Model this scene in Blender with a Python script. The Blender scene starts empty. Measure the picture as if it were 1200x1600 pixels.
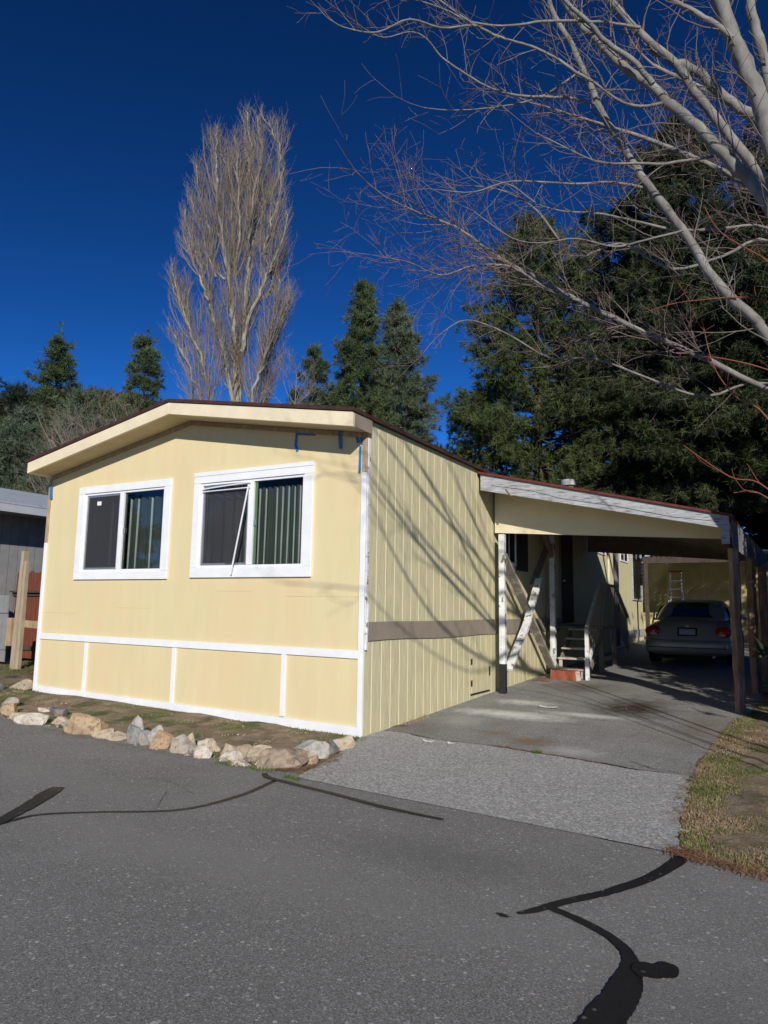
import bpy, math, random
import numpy as np
from mathutils import Vector, Matrix
R=math.radians
scene=bpy.context.scene
# ---------------------------------------------------------------- camera
cam_d=bpy.data.cameras.new('camera'); cam=bpy.data.objects.new('camera',cam_d)
scene.collection.objects.link(cam); scene.camera=cam
rt=Vector((0.8698303,0.49308487,0.01620359)); up=Vector((0.05157377,-0.12354495,0.99099788)); fw=Vector((-0.49064793,0.8611643,0.13289339))
CAM=Vector((4.36546,-7.25088,1.51))
m=Matrix((( rt.x,up.x,-fw.x,CAM.x),(rt.y,up.y,-fw.y,CAM.y),(rt.z,up.z,-fw.z,CAM.z),(0,0,0,1)))
cam.matrix_world=m
cam_d.sensor_fit='VERTICAL'; cam_d.sensor_height=36; cam_d.lens=1103.35/1600*36
cam_d.clip_start=.05; cam_d.clip_end=2000
scene.render.resolution_x=768; scene.render.resolution_y=1024
# ---------------------------------------------------------------- light
SUN=Vector((1.38,-2.0,1.0)).normalized()
elev=math.asin(SUN.z); az=math.atan2(SUN.x,SUN.y)
w=bpy.data.worlds.new("World"); scene.world=w; w.use_nodes=True
nt=w.node_tree; nt.nodes.clear()
sky=nt.nodes.new('ShaderNodeTexSky'); sky.sky_type='NISHITA'; sky.sun_disc=False
sky.sun_elevation=elev; sky.sun_rotation=az
sky.altitude=1800; sky.air_density=.75; sky.dust_density=.0; sky.ozone_density=4.5
hs=nt.nodes.new('ShaderNodeHueSaturation'); hs.inputs['Saturation'].default_value=1.13; hs.inputs['Hue'].default_value=.492; hs.inputs['Value'].default_value=.64
gm=nt.nodes.new('ShaderNodeGamma'); gm.inputs['Gamma'].default_value=1.64
bg=nt.nodes.new('ShaderNodeBackground'); bg.inputs['Strength'].default_value=.078
out=nt.nodes.new('ShaderNodeOutputWorld')
nt.links.new(sky.outputs[0],hs.inputs['Color']); nt.links.new(hs.outputs[0],gm.inputs['Color']); nt.links.new(gm.outputs[0],bg.inputs['Color']); nt.links.new(bg.outputs[0],out.inputs[0])
sd=bpy.data.lights.new('sun','SUN'); sd.energy=4.5; sd.angle=R(.5); sd.color=(1,.955,.87)
so=bpy.data.objects.new('sun',sd); scene.collection.objects.link(so)
so.rotation_euler=SUN.to_track_quat('Z','Y').to_euler()
scene.view_settings.view_transform='Standard'; scene.view_settings.look='None'
scene.view_settings.exposure=0.0; scene.view_settings.gamma=1.0
scene.render.engine='CYCLES'
# ---------------------------------------------------------------- materials
MATS={}
def mat(name,cols,scale=3,detail=6,rough=.8,bump=0,bscale=20,stretch=(1,1,1),metal=0,spec=.3,speck=None,emit=None,bdist=.01,coord='Object',mix2=None,spots=None):
    """cols: list of (pos,(r,g,b)) ramp over noise; speck=(scale,threshold,color,amount) bright grains; mix2=(scale,lo,hi,color) patches"""
    if name in MATS: return MATS[name]
    M=bpy.data.materials.new(name); M.use_nodes=True; t=M.node_tree; N=t.nodes; Lk=t.links
    b=N['Principled BSDF']; b.inputs['Roughness'].default_value=rough; b.inputs['Metallic'].default_value=metal
    b.inputs['Specular IOR Level'].default_value=spec
    tc=N.new('ShaderNodeTexCoord'); mp=N.new('ShaderNodeMapping'); mp.inputs['Scale'].default_value=stretch
    Lk.new(tc.outputs[coord],mp.inputs[0])
    no=N.new('ShaderNodeTexNoise'); no.inputs['Scale'].default_value=scale; no.inputs['Detail'].default_value=detail; no.inputs['Roughness'].default_value=.62
    Lk.new(mp.outputs[0],no.inputs[0])
    cr=N.new('ShaderNodeValToRGB'); e=cr.color_ramp.elements
    if len(cols)==1: cols=[(0,cols[0][1]),(1,cols[0][1])]
    e[0].position=cols[0][0]; e[0].color=(*cols[0][1],1); e[1].position=cols[-1][0]; e[1].color=(*cols[-1][1],1)
    for p,c in cols[1:-1]:
        x=e.new(p); x.color=(*c,1)
    Lk.new(no.outputs['Fac'],cr.inputs[0]); col=cr.outputs[0]
    def mx(fac,c2,colin):
        mm=N.new('ShaderNodeMix'); mm.data_type='RGBA'; Lk.new(fac,mm.inputs[0]); Lk.new(colin,mm.inputs[6]); mm.inputs[7].default_value=(*c2,1); return mm.outputs[2]
    for q in (mix2 or []):
        n2=N.new('ShaderNodeTexNoise'); n2.inputs['Scale'].default_value=q[0]; n2.inputs['Detail'].default_value=7; n2.inputs['Roughness'].default_value=.65
        Lk.new(mp.outputs[0],n2.inputs[0])
        mr=N.new('ShaderNodeMapRange'); mr.inputs[1].default_value=q[1]; mr.inputs[2].default_value=q[2]; mr.clamp=True
        if len(q)>4: mr.inputs[4].default_value=q[4]
        Lk.new(n2.outputs['Fac'],mr.inputs[0]); col=mx(mr.outputs[0],q[3],col)
    for s in (speck or []):
        vo=N.new('ShaderNodeTexVoronoi'); vo.inputs['Scale'].default_value=s[0]; Lk.new(mp.outputs[0],vo.inputs[0])
        sp=N.new('ShaderNodeSeparateColor'); Lk.new(vo.outputs['Color'],sp.inputs[0])
        mr=N.new('ShaderNodeMapRange'); mr.inputs[1].default_value=s[1]; mr.inputs[2].default_value=min(1,s[1]+.08); mr.inputs[4].default_value=s[3]
        Lk.new(sp.outputs[0],mr.inputs[0]); col=mx(mr.outputs[0],s[2],col)
    for (sx,sy,rx_,ry_,c_,am) in (spots or []):
        m3=N.new('ShaderNodeMapping'); m3.inputs['Location'].default_value=(-sx/rx_,-sy/ry_,0); m3.inputs['Scale'].default_value=(1/rx_,1/ry_,0)
        Lk.new(tc.outputs[coord],m3.inputs[0]); ln=N.new('ShaderNodeVectorMath'); ln.operation='LENGTH'; Lk.new(m3.outputs[0],ln.inputs[0])
        n3=N.new('ShaderNodeTexNoise'); n3.inputs['Scale'].default_value=2.6/min(rx_,ry_); n3.inputs['Detail'].default_value=8; n3.inputs['Roughness'].default_value=.7; Lk.new(mp.outputs[0],n3.inputs[0])
        ad=N.new('ShaderNodeMath'); ad.operation='MULTIPLY_ADD'; ad.inputs[1].default_value=1.7; Lk.new(n3.outputs['Fac'],ad.inputs[0]); Lk.new(ln.outputs['Value'],ad.inputs[2])
        mr=N.new('ShaderNodeMapRange'); mr.inputs[1].default_value=1.05; mr.inputs[2].default_value=1.95; mr.inputs[3].default_value=am; mr.inputs[4].default_value=0
        Lk.new(ad.outputs[0],mr.inputs[0]); col=mx(mr.outputs[0],c_,col)
    Lk.new(col,b.inputs['Base Color'])
    if bump:
        nb=N.new('ShaderNodeTexNoise'); nb.inputs['Scale'].default_value=bscale; nb.inputs['Detail'].default_value=8; nb.inputs['Roughness'].default_value=.7
        Lk.new(mp.outputs[0],nb.inputs[0]); bu=N.new('ShaderNodeBump'); bu.inputs['Strength'].default_value=bump; bu.inputs['Distance'].default_value=bdist
        Lk.new(nb.outputs['Fac'],bu.inputs['Height']); Lk.new(bu.outputs[0],b.inputs['Normal'])
    MATS[name]=M; return M
def c3(*a): return a
def glass_mat(name,tint=(1,1,1),refl=.5,rough=.02):
    M=bpy.data.materials.new(name); M.use_nodes=True; t=M.node_tree; N=t.nodes; N.clear()
    o=N.new('ShaderNodeOutputMaterial'); tr=N.new('ShaderNodeBsdfTransparent'); tr.inputs[0].default_value=(*tint,1)
    gl=N.new('ShaderNodeBsdfGlossy'); gl.inputs['Roughness'].default_value=rough
    fr=N.new('ShaderNodeFresnel'); fr.inputs[0].default_value=1.5
    mu=N.new('ShaderNodeMath'); mu.operation='MULTIPLY_ADD'; mu.inputs[1].default_value=.15; mu.inputs[2].default_value=refl
    mx=N.new('ShaderNodeMixShader'); t.links.new(fr.outputs[0],mu.inputs[0]); t.links.new(mu.outputs[0],mx.inputs[0])
    t.links.new(tr.outputs[0],mx.inputs[1]); t.links.new(gl.outputs[0],mx.inputs[2]); t.links.new(mx.outputs[0],o.inputs[0])
    MATS[name]=M; return M
# ---------------------------------------------------------------- builders
def tagk(o,**k):
    for a,b in k.items():
        if b is not None: o[a]=b
    return o
def thing(name,label,cat,loc=(0,0,0),group=None):
    o=bpy.data.objects.new(name,None); o.empty_display_size=.2; scene.collection.objects.link(o); o.location=loc
    return tagk(o,label=label,category=cat,group=group)
def rootloc(p):
    while p is not None and p.parent is not None: p=p.parent
    return Vector(p.location) if p is not None else Vector((0,0,0))
def link(name,me,parent=None,loc=None):
    o=bpy.data.objects.new(name,me); scene.collection.objects.link(o)
    if parent is not None: o.parent=parent
    elif loc is not None: o.location=loc
    return o
def mesh_np(name,V,F,mt,parent=None,smooth=False,loc=None,midx=None):
    """V (N,3) world coords, F (M,k) faces"""
    V=np.asarray(V,dtype=np.float32); F=np.asarray(F,dtype=np.int32)
    off=np.array(rootloc(parent) if parent is not None else (loc or (0,0,0)),dtype=np.float32)
    me=bpy.data.meshes.new(name); me.vertices.add(len(V)); me.vertices.foreach_set('co',(V-off).ravel())
    k=F.shape[1]; me.loops.add(F.size); me.loops.foreach_set('vertex_index',F.ravel())
    me.polygons.add(len(F)); me.polygons.foreach_set('loop_start',np.arange(len(F),dtype=np.int32)*k)
    me.polygons.foreach_set('loop_total',np.full(len(F),k,dtype=np.int32))
    if smooth: me.polygons.foreach_set('use_smooth',np.ones(len(F),dtype=bool))
    for x in (mt if isinstance(mt,(list,tuple)) else [mt]): me.materials.append(x)
    if midx is not None: me.polygons.foreach_set('material_index',np.asarray(midx,dtype=np.int32))
    me.update(calc_edges=True); me.validate()
    return link(name,me,parent,loc)
class MB:
    def __init__(s): s.v=[]; s.f=[]; s.mi=[]; s.cur=0
    def add(s,vs,fs):
        n=len(s.v); s.v+= [tuple(v) for v in vs]
        for f in fs: s.f.append([i+n for i in f]); s.mi.append(s.cur)
        return s
    def hexa(s,a):  # 8 points: bottom 4 ccw, top 4 ccw
        return s.add(a,[(3,2,1,0),(4,5,6,7),(0,1,5,4),(1,2,6,5),(2,3,7,6),(3,0,4,7)])
    def box(s,x0,x1,y0,y1,z0,z1):
        return s.hexa([(x0,y0,z0),(x1,y0,z0),(x1,y1,z0),(x0,y1,z0),(x0,y0,z1),(x1,y0,z1),(x1,y1,z1),(x0,y1,z1)])
    def beam(s,p,q,w,h,upv=(0,0,1)):
        p=Vector(p);q=Vector(q);d=(q-p).normalized();u=Vector(upv)
        sd=d.cross(u)
        if sd.length<1e-4: sd=d.cross(Vector((0,1,0)))
        sd.normalize(); u=sd.cross(d).normalized(); a=sd*w/2; b=u*h/2
        return s.hexa([p-a-b,p+a-b,q+a-b,q-a-b,p-a+b,p+a+b,q+a+b,q-a+b])
    def prism(s,pts,ax,a0,a1):
        def mk(p,a):
            return {0:(a,p[0],p[1]),1:(p[0],a,p[1]),2:(p[0],p[1],a)}[ax]
        n=len(pts); vs=[mk(p,a0) for p in pts]+[mk(p,a1) for p in pts]
        fs=[tuple(range(n))[::-1],tuple(range(n,2*n))]+[(i,(i+1)%n,n+(i+1)%n,n+i) for i in range(n)]
        return s.add(vs,fs)
    def tube(s,pts,rs,n=8,cap=True):
        pts=[Vector(p) for p in pts]; rs=rs if isinstance(rs,(list,tuple)) else [rs]*len(pts)
        rings=[]; prev=None
        for i,p in enumerate(pts):
            d=(pts[min(i+1,len(pts)-1)]-pts[max(i-1,0)]).normalized()
            if prev is None:
                a=d.cross(Vector((0,0,1))); 
                if a.length<1e-3: a=d.cross(Vector((0,1,0)))
            else: a=prev-d*prev.dot(d)
            a.normalize(); prev=a; b=d.cross(a)
            rings.append([p+(a*math.cos(6.28318*j/n)+b*math.sin(6.28318*j/n))*rs[i] for j in range(n)])
        vs=[v for r in rings for v in r]; fs=[]
        for i in range(len(pts)-1):
            for j in range(n): fs.append((i*n+j,i*n+(j+1)%n,(i+1)*n+(j+1)%n,(i+1)*n+j))
        if cap: fs+= [tuple(range(n))[::-1],tuple(range((len(pts)-1)*n,len(pts)*n))]
        return s.add(vs,fs)
    def build(s,name,mt,parent=None,bevel=0,smooth=False,loc=None):
        off=rootloc(parent) if parent is not None else Vector(loc or (0,0,0))
        me=bpy.data.meshes.new(name); me.from_pydata([tuple(Vector(v)-off) for v in s.v],[],s.f)
        ms=mt if isinstance(mt,(list,tuple)) else [mt]
        for x in ms: me.materials.append(x)
        if len(ms)>1:
            for p,i in zip(me.polygons,s.mi): p.material_index=i
        if smooth:
            for p in me.polygons: p.use_smooth=True
        import bmesh
        bm=bmesh.new(); bm.from_mesh(me); bmesh.ops.recalc_face_normals(bm,faces=bm.faces); bm.to_mesh(me); bm.free()
        me.update(); o=link(name,me,parent,loc)
        if bevel:
            b=o.modifiers.new('bevel','BEVEL'); b.width=bevel; b.segments=2; b.limit_method='ANGLE'; b.angle_limit=R(40)
        return o
class TB:
    """fast accumulator for many thin tubes"""
    def __init__(s,n=4): s.V=[];s.F=[];s.c=0;s.n=n
    def add(s,P,r):
        P=np.asarray(P,float); k=len(P); n=s.n
        d=np.gradient(P,axis=0); d/=np.linalg.norm(d,axis=1)[:,None]+1e-9
        ref=np.array([.31,.17,.93]) if abs(d[0]@np.array([.31,.17,.93]))<.9 else np.array([1.,0,0])
        a=np.cross(d,ref); a/=np.linalg.norm(a,axis=1)[:,None]+1e-9; b=np.cross(d,a)
        th=np.arange(n)*2*np.pi/n; r=np.asarray(r,float).reshape(-1,1,1)
        V=P[:,None,:]+r*(a[:,None,:]*np.cos(th)[None,:,None]+b[:,None,:]*np.sin(th)[None,:,None])
        s.V.append(V.reshape(-1,3))
        i=np.arange(k-1)[:,None]*n; j=np.arange(n)[None,:]; j2=(j+1)%n
        F=np.stack([i+j,i+j2,i+n+j2,i+n+j],-1).reshape(-1,4)+s.c
        s.F.append(F); s.c+=k*n
    def build(s,name,mt,parent,smooth=True):
        return mesh_np(name,np.concatenate(s.V),np.concatenate(s.F),mt,parent,smooth)
def clumps(C,K,L,Wd,rng,outdir=None,bias=.0,droop=0.):
    """needle/leaf triangles round clump centres C; returns V,F"""
    n=len(C); D=rng.normal(size=(n,K,3)); 
    if outdir is not None: D+=outdir[:,None,:]*bias
    D[...,2]-=droop
    D/=np.linalg.norm(D,axis=2)[...,None]
    S=np.cross(D,rng.normal(size=(n,K,3))); S/=np.linalg.norm(S,axis=2)[...,None]+1e-9
    ll=L*rng.uniform(.6,1.25,size=(n,K,1)); ww=Wd*rng.uniform(.7,1.3,size=(n,K,1))
    B=C[:,None,:]+rng.normal(size=(n,K,3))*L*.18
    a=B-S*ww*.5; b=B+S*ww*.5; t=B+D*ll
    V=np.stack([a,b,t],2).reshape(-1,3); F=np.arange(len(V)).reshape(-1,3)
    return V,F
def hgt(x,y):
    x=np.asarray(x,float); y=np.asarray(y,float)
    s=lambda t: np.clip(t,0,1)**2*(3-2*np.clip(t,0,1))
    z=.0285*np.clip(y,0,26)+ .016*np.clip(-x,0,8)*s((y+1.5)/1.4)+.0015*np.clip(y-26,0,400)
    return z
def hz(x,y): return float(hgt(x,y))
# ---------------------------------------------------------------- palette
YEL=mat('yellow_paint',[(.3,(.655,.56,.325)),(.7,(.71,.61,.36))],scale=1.6,rough=.62,bump=.25,bscale=9,stretch=(3,3,.5),bdist=.006,mix2=[(.55,.45,.62,(.70,.55,.32),.75)])
SID=mat('siding_paint',[(.25,(.50,.45,.275)),(.6,(.64,.575,.36)),(.8,(.72,.65,.42))],scale=7,rough=.75,bump=.9,bscale=16,stretch=(3,3,.45),bdist=.012,mix2=[(2.2,.5,.75,(.50,.445,.28),.7)])
SIDG=mat('pale_paint_groove_light',[(.3,(.66,.61,.39)),(.7,(.76,.70,.47))],scale=5,rough=.7)  # paler siding paint; in the grooves, caught light put into the colour
WHT=mat('white_paint',[(.3,(.74,.75,.77)),(.7,(.83,.84,.86))],scale=4,rough=.45,bump=.15,bscale=30,stretch=(1,1,1))
WHTW=mat('worn_white_paint',[(.35,(.62,.62,.60)),(.7,(.80,.80,.78))],scale=5,rough=.7,bump=.6,bscale=25,mix2=[(7,.56,.60,(.22,.18,.145)),(30,.63,.68,(.35,.29,.24))])
WOLD=mat('weathered_white',[(.3,(.26,.265,.28)),(.55,(.42,.43,.45)),(.8,(.62,.63,.65))],scale=6,rough=.85,bump=.8,bscale=18,stretch=(.5,3,5),mix2=[(10,.54,.60,(.17,.15,.135)),(3,.5,.65,(.33,.335,.35),.8)])
CREAM=mat('cream_board',[(.3,(.70,.60,.42)),(.7,(.80,.70,.50))],scale=4,rough=.6,bump=.25,bscale=12,mix2=[(3,.62,.72,(.83,.80,.68),.8)])
SOFF=mat('soffit_ply',[(.3,(.50,.41,.24)),(.7,(.60,.50,.30))],scale=3,rough=.7,bump=.2)
TAUPE=mat('taupe_board',[(.3,(.25,.205,.155)),(.7,(.31,.26,.20))],scale=4,rough=.7,bump=.3,bscale=15)
BARE=mat('bare_wood',[(.3,(.30,.20,.12)),(.6,(.42,.31,.20)),(.8,(.55,.44,.32))],scale=9,rough=.85,bump=.5,bscale=20,stretch=(2,2,.6))
FIR=mat('new_lumber',[(.3,(.30,.24,.165)),(.7,(.44,.36,.26))],scale=8,rough=.8,bump=.4,bscale=22,stretch=(3,3,.4))
REDW=mat('redwood_fence',[(.3,(.11,.034,.020)),(.7,(.19,.060,.034))],scale=6,rough=.85,bump=.5,bscale=18,stretch=(4,4,.5))
BRICK=mat('red_painted_wood',[(.3,(.24,.065,.035)),(.7,(.36,.10,.055))],scale=7,rough=.7,bump=.3)
SHIN=mat('brown_shingle',[(.3,(.035,.018,.015)),(.7,(.075,.035,.028))],scale=14,rough=.9,bump=.9,bscale=40)
REDR=mat('red_roll_roofing',[(.3,(.10,.025,.022)),(.7,(.16,.045,.035))],scale=10,rough=.9,bump=.6)
GREYR=mat('grey_shingle',[(.3,(.28,.32,.37)),(.7,(.42,.46,.51))],scale=11,rough=.9,bump=.8,bscale=35)
GREYW=mat('grey_siding',[(.3,(.20,.20,.205)),(.7,(.26,.26,.265))],scale=5,rough=.75,bump=.3)
POST=mat('rough_post',[(.3,(.12,.075,.05)),(.5,(.24,.16,.11)),(.75,(.36,.27,.20))],scale=5,rough=.9,bump=.9,bscale=20,stretch=(3,3,.6))
TAR=mat('black_mastic',[(.3,(.012,.012,.012)),(.7,(.025,.025,.025))],scale=12,rough=.6,bump=.5)
DKW=mat('dark_wood',[(.3,(.045,.035,.028)),(.7,(.09,.07,.055))],scale=6,rough=.85,bump=.4)
RAF=mat('rafter_wood',[(.3,(.16,.13,.095)),(.7,(.26,.21,.16))],scale=6,rough=.85,bump=.4)
TREAD=mat('stair_wood',[(.3,(.38,.33,.27)),(.7,(.58,.52,.44))],scale=8,rough=.85,bump=.5,stretch=(1,3,3),mix2=[(6,.55,.65,(.40,.15,.09),.8)])
ALU=mat('aluminium',[(.3,(.55,.56,.57)),(.7,(.68,.69,.70))],scale=8,rough=.35,metal=.8)
METW=mat('metal_awning_paint',[(.3,(.55,.57,.58)),(.7,(.66,.68,.69))],scale=4,rough=.5)
TAPE=mat('blue_tape',[(.3,(.02,.14,.42)),(.7,(.04,.22,.55))],scale=9,rough=.5)
BLK=mat('black_hardware',[(.3,(.02,.02,.02)),(.7,(.04,.035,.03))],scale=20,rough=.5)
CURT=mat('green_curtain',[(.3,(.024,.030,.028)),(.7,(.042,.052,.047))],scale=3,rough=.8,stretch=(4,4,.3))
CURL=mat('curtain_stripe',[(.3,(.22,.26,.24)),(.7,(.32,.36,.34))],scale=3,rough=.8)
CURD=mat('grey_curtain',[(.3,(.05,.05,.058)),(.7,(.10,.10,.112))],scale=2,rough=.9)
GRNF=mat('green_frame',[(.3,(.12,.18,.10)),(.7,(.16,.23,.13))],scale=4,rough=.5)
VENT=mat('galvanised',[(.3,(.34,.35,.36)),(.7,(.48,.49,.50))],scale=9,rough=.6)
GLASS=glass_mat('window_glass',(.93,.95,.94),refl=.0)
GLD=glass_mat('dark_window_glass',(.25,.27,.27),refl=.06)
SCRN=bpy.data.materials.new('insect_screen'); SCRN.use_nodes=True
_t=SCRN.node_tree; _b=_t.nodes['Principled BSDF']; _b.inputs['Base Color'].default_value=(.05,.05,.058,1); _b.inputs['Roughness'].default_value=.7; _b.inputs['Alpha'].default_value=.5
ASPH=mat('road_asphalt',[(.25,(.21,.204,.192)),(.75,(.267,.258,.244))],scale=.9,rough=.88,bump=1.0,bscale=130,bdist=.008,speck=[(150,.90,(.52,.51,.49),.8),(230,.75,(.38,.375,.36),.6),(75,.982,(.66,.64,.60),.85)],mix2=[(100,.46,.60,(.095,.093,.09),.85),(.35,.45,.7,(.28,.272,.26),.6),(2.3,.56,.66,(.17,.166,.16),.45)],spots=[(1.2,-3.9,3.2,.5,(.29,.282,.268),.45),(-1.5,-3.2,2.6,.4,(.28,.272,.258),.4),(2.4,-3.1,.9,.35,(.16,.155,.148),.5),(4.2,-4.4,.6,.7,(.17,.165,.158),.5),(-.2,-5.2,.8,.5,(.165,.16,.153),.45)])
APRON=mat('driveway_gravel_asphalt',[(.25,(.36,.352,.34)),(.75,(.46,.45,.435))],scale=1.2,rough=.92,bump=1.0,bscale=80,bdist=.012,speck=[(62,.72,(.66,.65,.62),.85),(110,.66,(.52,.51,.49),.6)],mix2=[(52,.48,.58,(.17,.166,.158),.8),(.9,.48,.66,(.31,.305,.29),.6)])
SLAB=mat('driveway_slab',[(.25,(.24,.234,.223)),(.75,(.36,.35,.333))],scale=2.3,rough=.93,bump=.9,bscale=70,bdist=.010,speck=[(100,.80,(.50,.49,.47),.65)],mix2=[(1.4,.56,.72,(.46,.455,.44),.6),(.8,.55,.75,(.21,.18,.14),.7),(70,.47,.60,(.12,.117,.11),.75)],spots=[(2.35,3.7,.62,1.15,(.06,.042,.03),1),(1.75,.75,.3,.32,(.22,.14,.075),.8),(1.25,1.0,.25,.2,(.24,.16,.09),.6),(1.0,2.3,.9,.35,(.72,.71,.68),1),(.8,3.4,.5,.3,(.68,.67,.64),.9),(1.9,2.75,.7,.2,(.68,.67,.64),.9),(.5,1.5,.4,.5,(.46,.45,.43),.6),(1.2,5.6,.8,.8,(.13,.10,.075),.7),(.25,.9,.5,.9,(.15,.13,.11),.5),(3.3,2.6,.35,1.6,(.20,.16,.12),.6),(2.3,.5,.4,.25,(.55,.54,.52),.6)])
CHALK=mat('white_stain',[(.3,(.46,.455,.44)),(.7,(.56,.555,.54))],scale=9,rough=.95)
OIL=mat('oil_stain',[(.3,(.05,.036,.026)),(.7,(.09,.068,.05))],scale=9,rough=.7)
SEAL=mat('crack_sealant',[(.3,(.010,.010,.012)),(.7,(.018,.018,.020))],scale=20,rough=.55,bump=.5,bscale=60,speck=[(60,.985,(.2,.2,.2),.7)])
DIRT=mat('ground_dirt',[(.25,(.15,.105,.068)),(.5,(.27,.205,.14)),(.75,(.40,.325,.24))],scale=5,rough=1,bump=1,bscale=24,bdist=.03,mix2=[(1.6,.50,.60,(.060,.075,.022),.8),(11,.60,.66,(.30,.24,.17),.8)])
HILL=mat('hill_scrub',[(.3,(.02,.022,.012)),(.6,(.06,.055,.03)),(.8,(.12,.10,.06))],scale=.25,rough=1,bump=1,bscale=1.2,bdist=.8)
GRS=[mat('grass_green',[(.3,(.055,.095,.018)),(.7,(.12,.16,.035))],scale=3,rough=.8),mat('grass_dry',[(.3,(.24,.17,.09)),(.7,(.40,.31,.18))],scale=3,rough=.9)]
NEED=mat('pine_litter',[(.3,(.22,.11,.055)),(.7,(.38,.22,.12))],scale=5,rough=.9)
# ---------------------------------------------------------------- ground, road, driveway
def kind(o,k='structure',**kw): o['kind']=k; return tagk(o,**kw)
def axis(bps):
    a=[]
    for (p,q,s) in bps: a+=list(np.arange(p,q,s))
    a.append(bps[-1][1]); return np.array(a)
gx=axis([(-600,-100,50),(-100,-30,10),(-30,-9,1.5),(-9,10,.25),(10,40,2),(40,100,10),(100,600,50)])
gy=axis([(-100,-20,10),(-20,-6,1),(-6,8,.25),(8,30,1),(30,100,7),(100,700,50)])
X,Y=np.meshgrid(gx,gy,indexing='ij'); Z=hgt(X,Y)-.004
rg=np.random.default_rng(5)
edge_r=lambda x: np.interp(x,[-40,-8,-4.44,.47,3.7,4.2,8,40],[-.2,-1.15,-1.56,-1.98,-2.27,-2.44,-2.75,-5])
bedm=((X<0.1)&(Y>edge_r(X)+.15)&(Y<1.2)&(X>-9))|((X>3.75)&(X<9)&(Y>edge_r(X)+.15)&(Y<9))
Z=Z+np.where(bedm,rg.uniform(0,.035,Z.shape),0)
nx,ny=Z.shape; idx=np.arange(nx*ny).reshape(nx,ny)
F=np.stack([idx[:-1,:-1],idx[1:,:-1],idx[1:,1:],idx[:-1,1:]],-1).reshape(-1,4)
kind(mesh_np('ground',np.stack([X,Y,Z],-1).reshape(-1,3),F,DIRT,smooth=True),label='bare dirt ground with patchy grass around the homes')
def sheet(name,lx,y0f,y1f,n,mt,dz,parent=None,jit=0):
    lx=np.asarray(lx); v=np.linspace(0,1,n)
    XX=np.repeat(lx[:,None],n,1); YY=y0f(lx)[:,None]*(1-v)+y1f(lx)[:,None]*v
    ZZ=hgt(XX,YY)+dz; i=np.arange(XX.size).reshape(XX.shape)
    F=np.stack([i[:-1,:-1],i[1:,:-1],i[1:,1:],i[:-1,1:]],-1).reshape(-1,4)
    return mesh_np(name,np.stack([XX,YY,ZZ],-1).reshape(-1,3),F,mt,parent)
rx=axis([(-120,-12,6),(-12,12,.12),(12,120,6)])
jr=np.convolve(rg.normal(size=len(rx)+8),np.ones(5)/5,'same')[4:-4]*.03
sheet_road=kind(sheet('road',rx,lambda x:-30+0*x,lambda x:edge_r(x)+.10*(x<.5)*(x>-7)+jr,24,ASPH,.008),label='worn grey asphalt road across the foreground')
# driveway (strips in y, between measured edges)
yy=axis([(-2.6,5,.12),(5,26,.6)])
jl=np.convolve(rg.normal(size=len(yy)+8),np.ones(3)/3,'same')[4:-4]*.035
left=np.interp(yy,[-2.6,-2.08,-1.47,-.51,-.05,.3],[.66,.54,.42,.17,.0,-.02])
right=np.interp(yy,[-2.3,-1.65,-.42,.45,1.79,3.43,4.2,9,26],[3.71,3.62,3.54,3.52,3.56,3.66,3.85,4.05,4.6])+jl
def strip(name,ymin,ymax,mt,dz,n=14):
    k=(yy>=ymin-1e-6)&(yy<=ymax+1e-6); a=yy[k]; v=np.linspace(0,1,n)
    XX=left[k][:,None]*(1-v)+right[k][:,None]*v; YY=np.repeat(a[:,None],n,1)
    if name=='apron': pass
    ZZ=hgt(XX,YY)+dz; i=np.arange(XX.size).reshape(XX.shape)
    F=np.stack([i[:-1,:-1],i[:-1,1:],i[1:,1:],i[1:,:-1]],-1).reshape(-1,4)
    return mesh_np(name,np.stack([XX,YY,ZZ],-1).reshape(-1,3),F,mt,None)
# apron top edge and bottom edge follow the crack / road edge
def apron():
    u=np.linspace(0,1,60); v=np.linspace(0,1,40)
    bx=.50+(3.73-.50)*u; by=edge_r(bx)-.02
    tx=-.01+(3.55+.01)*u; ty=np.interp(tx,[0,.3,.96,1.63,2.01,2.62,3.07,3.55],[.42,.43,.27,.28,.21,.11,0,.02])
    XX=bx[:,None]*(1-v)+tx[:,None]*v; YY=by[:,None]*(1-v)+ty[:,None]*v
    # side edges from measurement
    Lf=np.interp(YY[0],[-2.08,-1.47,-.51,-.05,.3],[.54,.42,.17,.0,-.01]); Rf=np.interp(YY[-1],[-2.3,-1.65,-.42,.45],[3.71,3.62,3.54,3.52])+np.random.default_rng(3).normal(size=40)*.02
    XX=Lf[None,:]*(1-u[:,None])+Rf[None,:]*u[:,None]
    ZZ=hgt(XX,YY)+.014; i=np.arange(XX.size).reshape(XX.shape)
    F=np.stack([i[:-1,:-1],i[1:,:-1],i[1:,1:],i[:-1,1:]],-1).reshape(-1,4)
    return kind(mesh_np('driveway_apron',np.stack([XX,YY,ZZ],-1).reshape(-1,3),F,APRON),label='coarse pale gravelly asphalt apron of the driveway')
apron()
slab=kind(strip('driveway',.0,26,SLAB,.006),label='stained grey driveway running under the carport')
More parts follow.
